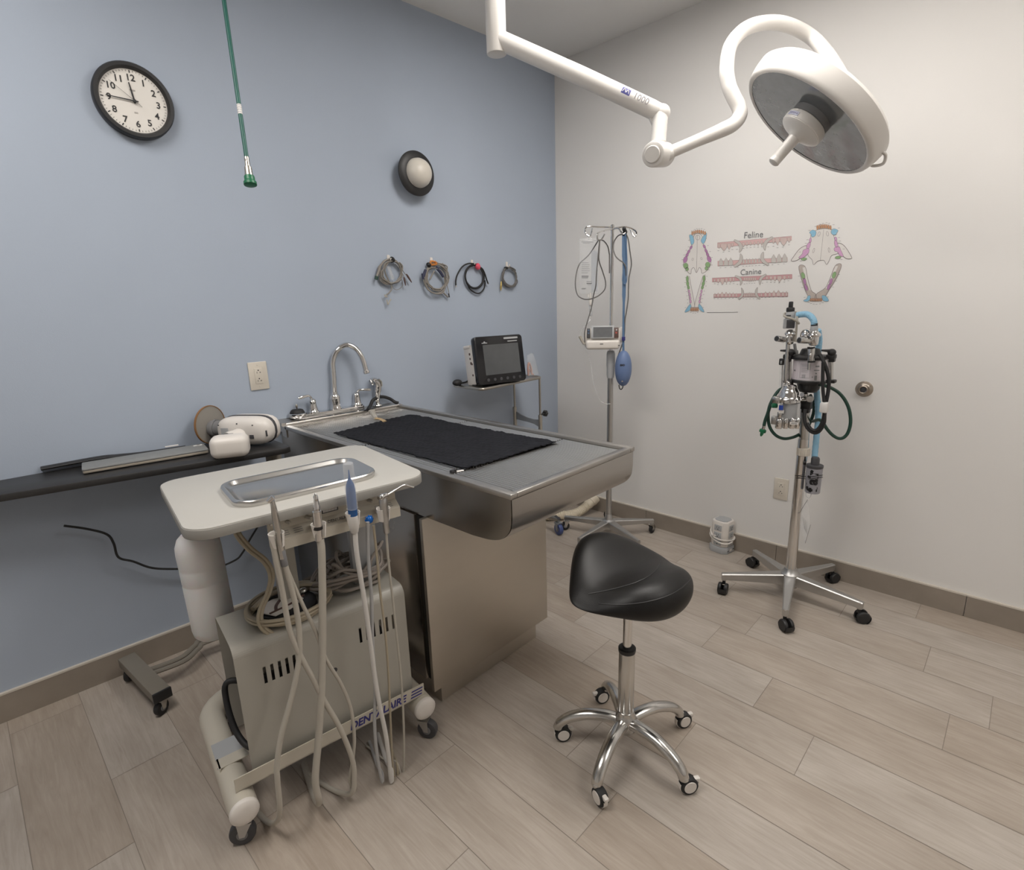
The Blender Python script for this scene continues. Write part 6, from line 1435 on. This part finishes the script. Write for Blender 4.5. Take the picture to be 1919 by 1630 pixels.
# vaporizer
vx = 418; ov = .055
vl('vaporizer_dome', 'chrome', vx, [(130,1104),(138,1096),(138,1070),(124,1060),(112,1040),(106,1010),(88,976),(76,958),(74,935),(60,926),(30,922),(0,921)], ov, 36)
vl('vaporizer_bowl', 'clear_grey', vx+8, [(104,1262),(110,1256),(112,1120),(108,1098)], ov, 30)
vl('vaporizer_core', 'lt_grey', vx+8, [(78,1258),(80,1250),(80,1110)], ov, 24)
mb = MB(); mb.box(mw(302,1082,ov+.05), (.030,.030,.028), .004); mb.build('bracket', 'alu', t)
mb = MB(); p = mw(345,1165,ov+.052); fv = frame(p, MX, UP); mb = MB(fv); mb.box((0,4*ms,0), (44*ms,56*ms,.0015)); mb.build('blue_label', 'blue_label', t)
mb = MB(fv); mb.box((6*ms,-45*ms,-.004), (56*ms,36*ms,.0015)); mb.build('white_label', 'paper', t)
mb = MB(); mb.cyl(mw(305,1142,ov), mw(255,1140,ov+.01), .0105, n=14, bev=.002); mb.build('green_fitting', 'green_cap', t)
for X, w in ((320,40),(390,32),(455,36),(510,30)): vl('valve_barrel', 'chrome', X, [(w*.85,1372),(w,1366),(w,1286),(w*.9,1276),(w*.5,1262)], ov+.02, 20)
mb = MB(); mb.cyl(mw(330,1262,ov+.035), mw(336,1205,ov+.035), .010, n=16, bev=.003); mb.build('filler_cap', 'alu', t)
mb = MB(); mb.box(mw(275,1288,ov+.02), (.022,.020,.036), .003); mb.build('dial', 'alu_matt', t)
mb = MB(); p = mw(478,1322,ov+.055); fv = frame(p, MX, UP); mb = MB(fv); mb.box((0,0,0), (86*ms,30*ms,.0012)); sl = mb.build('serial_label', 'paper', t)
mb = MB(fv)
for y in (6,-4): mb.box((0,y*ms,.001), (60*ms,4*ms,.0004))
mb.build('print', 'grey', sl)
# bracket joining the vaporizer to the pole
mb = MB(); mb.cyl(mw(540,1075,ov), mw(650,1065,.02), .012, n=16); mb.cyl(mw(560,1030,ov+.02), mw(600,1030,.03), .009, n=14); mb.build('crossbar', 'chrome', t)
mb = MB(); mb.lathe([(.0135,0),(.0145,.004),(.0145,.016),(.012,.020),(0,.021)], mw(640,1068,.05), -nM, 22); mb.build('clamp_knob', 'alu_matt', t)
mb = MB(); mb.box(mw(606,1130,.012), (.038,.040,.040), .004); mb.box(mw(600,1190,.018), (.030,.030,.020), .004); mb.build('pole_clamp', 'black', t)
# black hoses
mb = MB(); mb.tube(sm([mw(742,622,.08), mw(778,690,.10), mw(812,780,.10), mw(832,880,.10), mw(828,980,.10), mw(810,1080,.10), mw(795,1150,.10), mw(790,1230,.10), mw(782,1320,.10), mw(740,1395,.09), mw(690,1418,.085), mw(640,1395,.08), mw(600,1340,.07), mw(582,1260,.06), mw(590,1180,.045)], 7), .0074, 12)
mb.tube(sm([mw(775,700,.105), mw(772,800,.105), mw(770,900,.108), mw(774,1000,.108), mw(786,1110,.108), mw(788,1180,.108), mw(778,1270,.10), mw(745,1350,.095), mw(700,1392,.09), mw(650,1378,.085), mw(612,1320,.075)], 7), .0068, 12); mb.build('black_hose', 'black_rubber', t)
mb = MB(); mb.box(mw(786,1158,.108), (.030,.030,.044), .006); mb.build('hose_band', 'paper', t)
# dark green oxygen hose
mb = MB(); mb.tube(sm([mw(735,925,.05), mw(800,940,.04), mw(870,968,.03), mw(940,1015,.03), mw(1000,1090,.03), mw(1042,1190,.03), mw(1054,1310,.03), mw(1030,1410,.03), mw(985,1465,.03), mw(930,1474,.03), mw(870,1440,.04), mw(815,1380,.05), mw(775,1320,.06), mw(735,1285,.03), mw(668,1300,-.03)], 7), .0068, 12)
mb.tube(sm([mw(372,955,.02), mw(320,990,.02), mw(270,1060,.03), mw(228,1150,.03), mw(214,1250,.03), mw(232,1360,.03), mw(290,1440,.03), mw(370,1476,.03), mw(450,1468,.02), mw(520,1440,0), mw(600,1380,-.04), mw(660,1270,-.05), mw(682,1170,-.05), mw(668,1090,-.04), mw(645,1035,-.02)], 7), .0068, 12)
mb.tube(sm([mw(275,1068,.036), mw(244,1120,.04), mw(210,1220,.04), mw(185,1290,.04), mw(172,1345,.04)], 6), .0072, 12); mb.build('oxygen_hose', 'dk_green', t)
mb = MB(); a, b = mw(175,1335,.04), mw(160,1398,.04); mb.cyl(a, b, .0068, n=14); mb.build('hose_fitting', 'alu', t)
mb = MB(); a, b = mw(164,1385,.04), mw(156,1408,.04); mb.lathe([(.010,-.002),(.0145,.001),(.0145,.012),(.008,.014),(.006,.026),(.003,.032)], a, b-a, 18); mb.build('hose_cap', 'green_cap', t)
# charcoal canister with printed side, held by a band
FC = mw(690, 1870, .05); dz = (mw(690,1730,.05).z-mw(690,2010,.05).z); rF = (mw(770,1870)-mw(600,1870)).length/2
t = thing('filter_canister', 'grey canister lettered f/air hanging on the pole of the anesthesia machine', 'canister', FC)
c0 = onpl(1522, 922, nM, nM.dot(PM)-.03); c1 = onpl(1527, 872, nM, nM.dot(PM)-.03); rF = (onpl(1541,895,nM,nM.dot(PM)-.03)-onpl(1509,895,nM,nM.dot(PM)-.03)).length/2; ax_ = c1-c0; L_ = ax_.length
mb = MB(); mb.lathe([(rF*.90,0),(rF*.92,.004),(rF,L_*.95)], c0, ax_, 32); mb.build('canister_body', mat('frosted_grey', (.30,.30,.33), .35, 0, .05), t)
mb = MB(); mb.lathe([(rF*1.02,L_*.93),(rF*1.04,L_*.95),(rF*1.04,L_*1.02),(rF*.8,L_*1.04),(0,L_*1.04)], c0, ax_, 32); mb.lathe([(.017,L_*1.03),(.017,L_*1.25),(.014,L_*1.3)], c0, ax_, 20); mb.build('canister_lid', 'dk_grey', t)
# lettering wrapped on the front, reading upwards
fr_ = frame(c0+ax_*.48-nM*(rF*1.0), ax_, -MX)
sgn = fr_.to_3x3().col[2]
if sgn.dot(-nM) < 0: fr_ = frame(c0+ax_*.48-nM*(rF*1.0), ax_, MX)
tx = text('f/air', .062, fr_ @ Matrix.Translation((0,.003,.0012)), 'ink', t, bold=.0028, ext=.0006)
for v_ in tx.data.vertices:      # bend the letters round the can
    p = v_.co+WL[tx]; q_ = p-c0; h_ = q_.dot(ax_.normalized()); s_ = q_.dot(MX); r_ = rF*(.92+.08*h_/L_)+.0012; an = s_/r_
    p2_ = c0+ax_.normalized()*h_+MX*(r_*sin(an))-nM*(r_*cos(an)); v_.co = p2_-WL[tx]
mb = MB(); 
for Y in (891, 895):
    pl0 = onpl(1490, Y, nM, nM.dot(PM)); 
    ps = [onpl(1490,Y,nM,nM.dot(PM)-.010), onpl(1498,Y+1,nM,nM.dot(PM)-.028), onpl(1508,Y+2,nM,nM.dot(PM)-.034), onpl(1520,Y+2,nM,nM.dot(PM)-.03-rF*1.03), onpl(1534,Y,nM,nM.dot(PM)-.03-rF*.92), onpl(1541.5,Y-1,nM,nM.dot(PM)-.03), onpl(1527,Y-2,nM,nM.dot(PM)+.0), onpl(1505,Y-2,nM,nM.dot(PM)+.026), onpl(1492,Y-1,nM,nM.dot(PM)+.015)]
    mb.tube(sm(ps, 6, True), .0014, 6, True)
mb.build('rubber_band', 'black_rubber', t)
mb = MB(); hk = [onpl(1510,920,nM,nM.dot(PM)-.05), onpl(1511,930,nM,nM.dot(PM)-.05), onpl(1516,933,nM,nM.dot(PM)-.05), onpl(1520,927,nM,nM.dot(PM)-.05), onpl(1518,918,nM,nM.dot(PM)-.055)]; mb.tube(sm(hk, 5), .0014, 6); mb.build('wire_loop', 'clear_grey', t)
# small plastic tag sheet hanging below
pk = lambda x, y, o=.045: onpl(x, y, nM, nM.dot(PM)-o)
t = thing('tag_sheet', 'small folded clear tag sheet hanging below the grey canister on the machine pole', 'tag', pk(1509, 975))
mb = MB(); q_ = [pk(1513,936), pk(1500,962,.05), pk(1499,975,.05), pk(1509,1018,.05), pk(1519,984,.03), pk(1516,955,.03)]
mb.prism(q_, -nM*.0008); mb.build('sheet', 'bag', t)
mb = MB(); mb.tube([pk(1513.5,936,.046), pk(1500,958,.051), pk(1496,962,.052)], .0012, 6); mb.tube([pk(1519,983,.032), pk(1509,1018,.051)], .0009, 6)
for k in range(4): mb.tube([pk(1504+2.5*k,968+3*k,.052), pk(1508+1.5*k,992+3*k,.048)], .0005, 5)
mb.build('print_lines', 'grey_ink', t)

# ------------------------------------------------------------------ world: closed room, only a trace of ambient
w = bpy.data.worlds.new('room_air'); SC.world = w; w.use_nodes = True
w.node_tree.nodes['Background'].inputs['Color'].default_value = (.8,.8,.8,1); w.node_tree.nodes['Background'].inputs['Strength'].default_value = .05
for o in list(bpy.data.objects):
    for k in list(o.keys()):
        if k not in ('label','category','group','kind'): del o[k]
SC.cycles.max_bounces = 9; SC.cycles.adaptive_threshold = .015
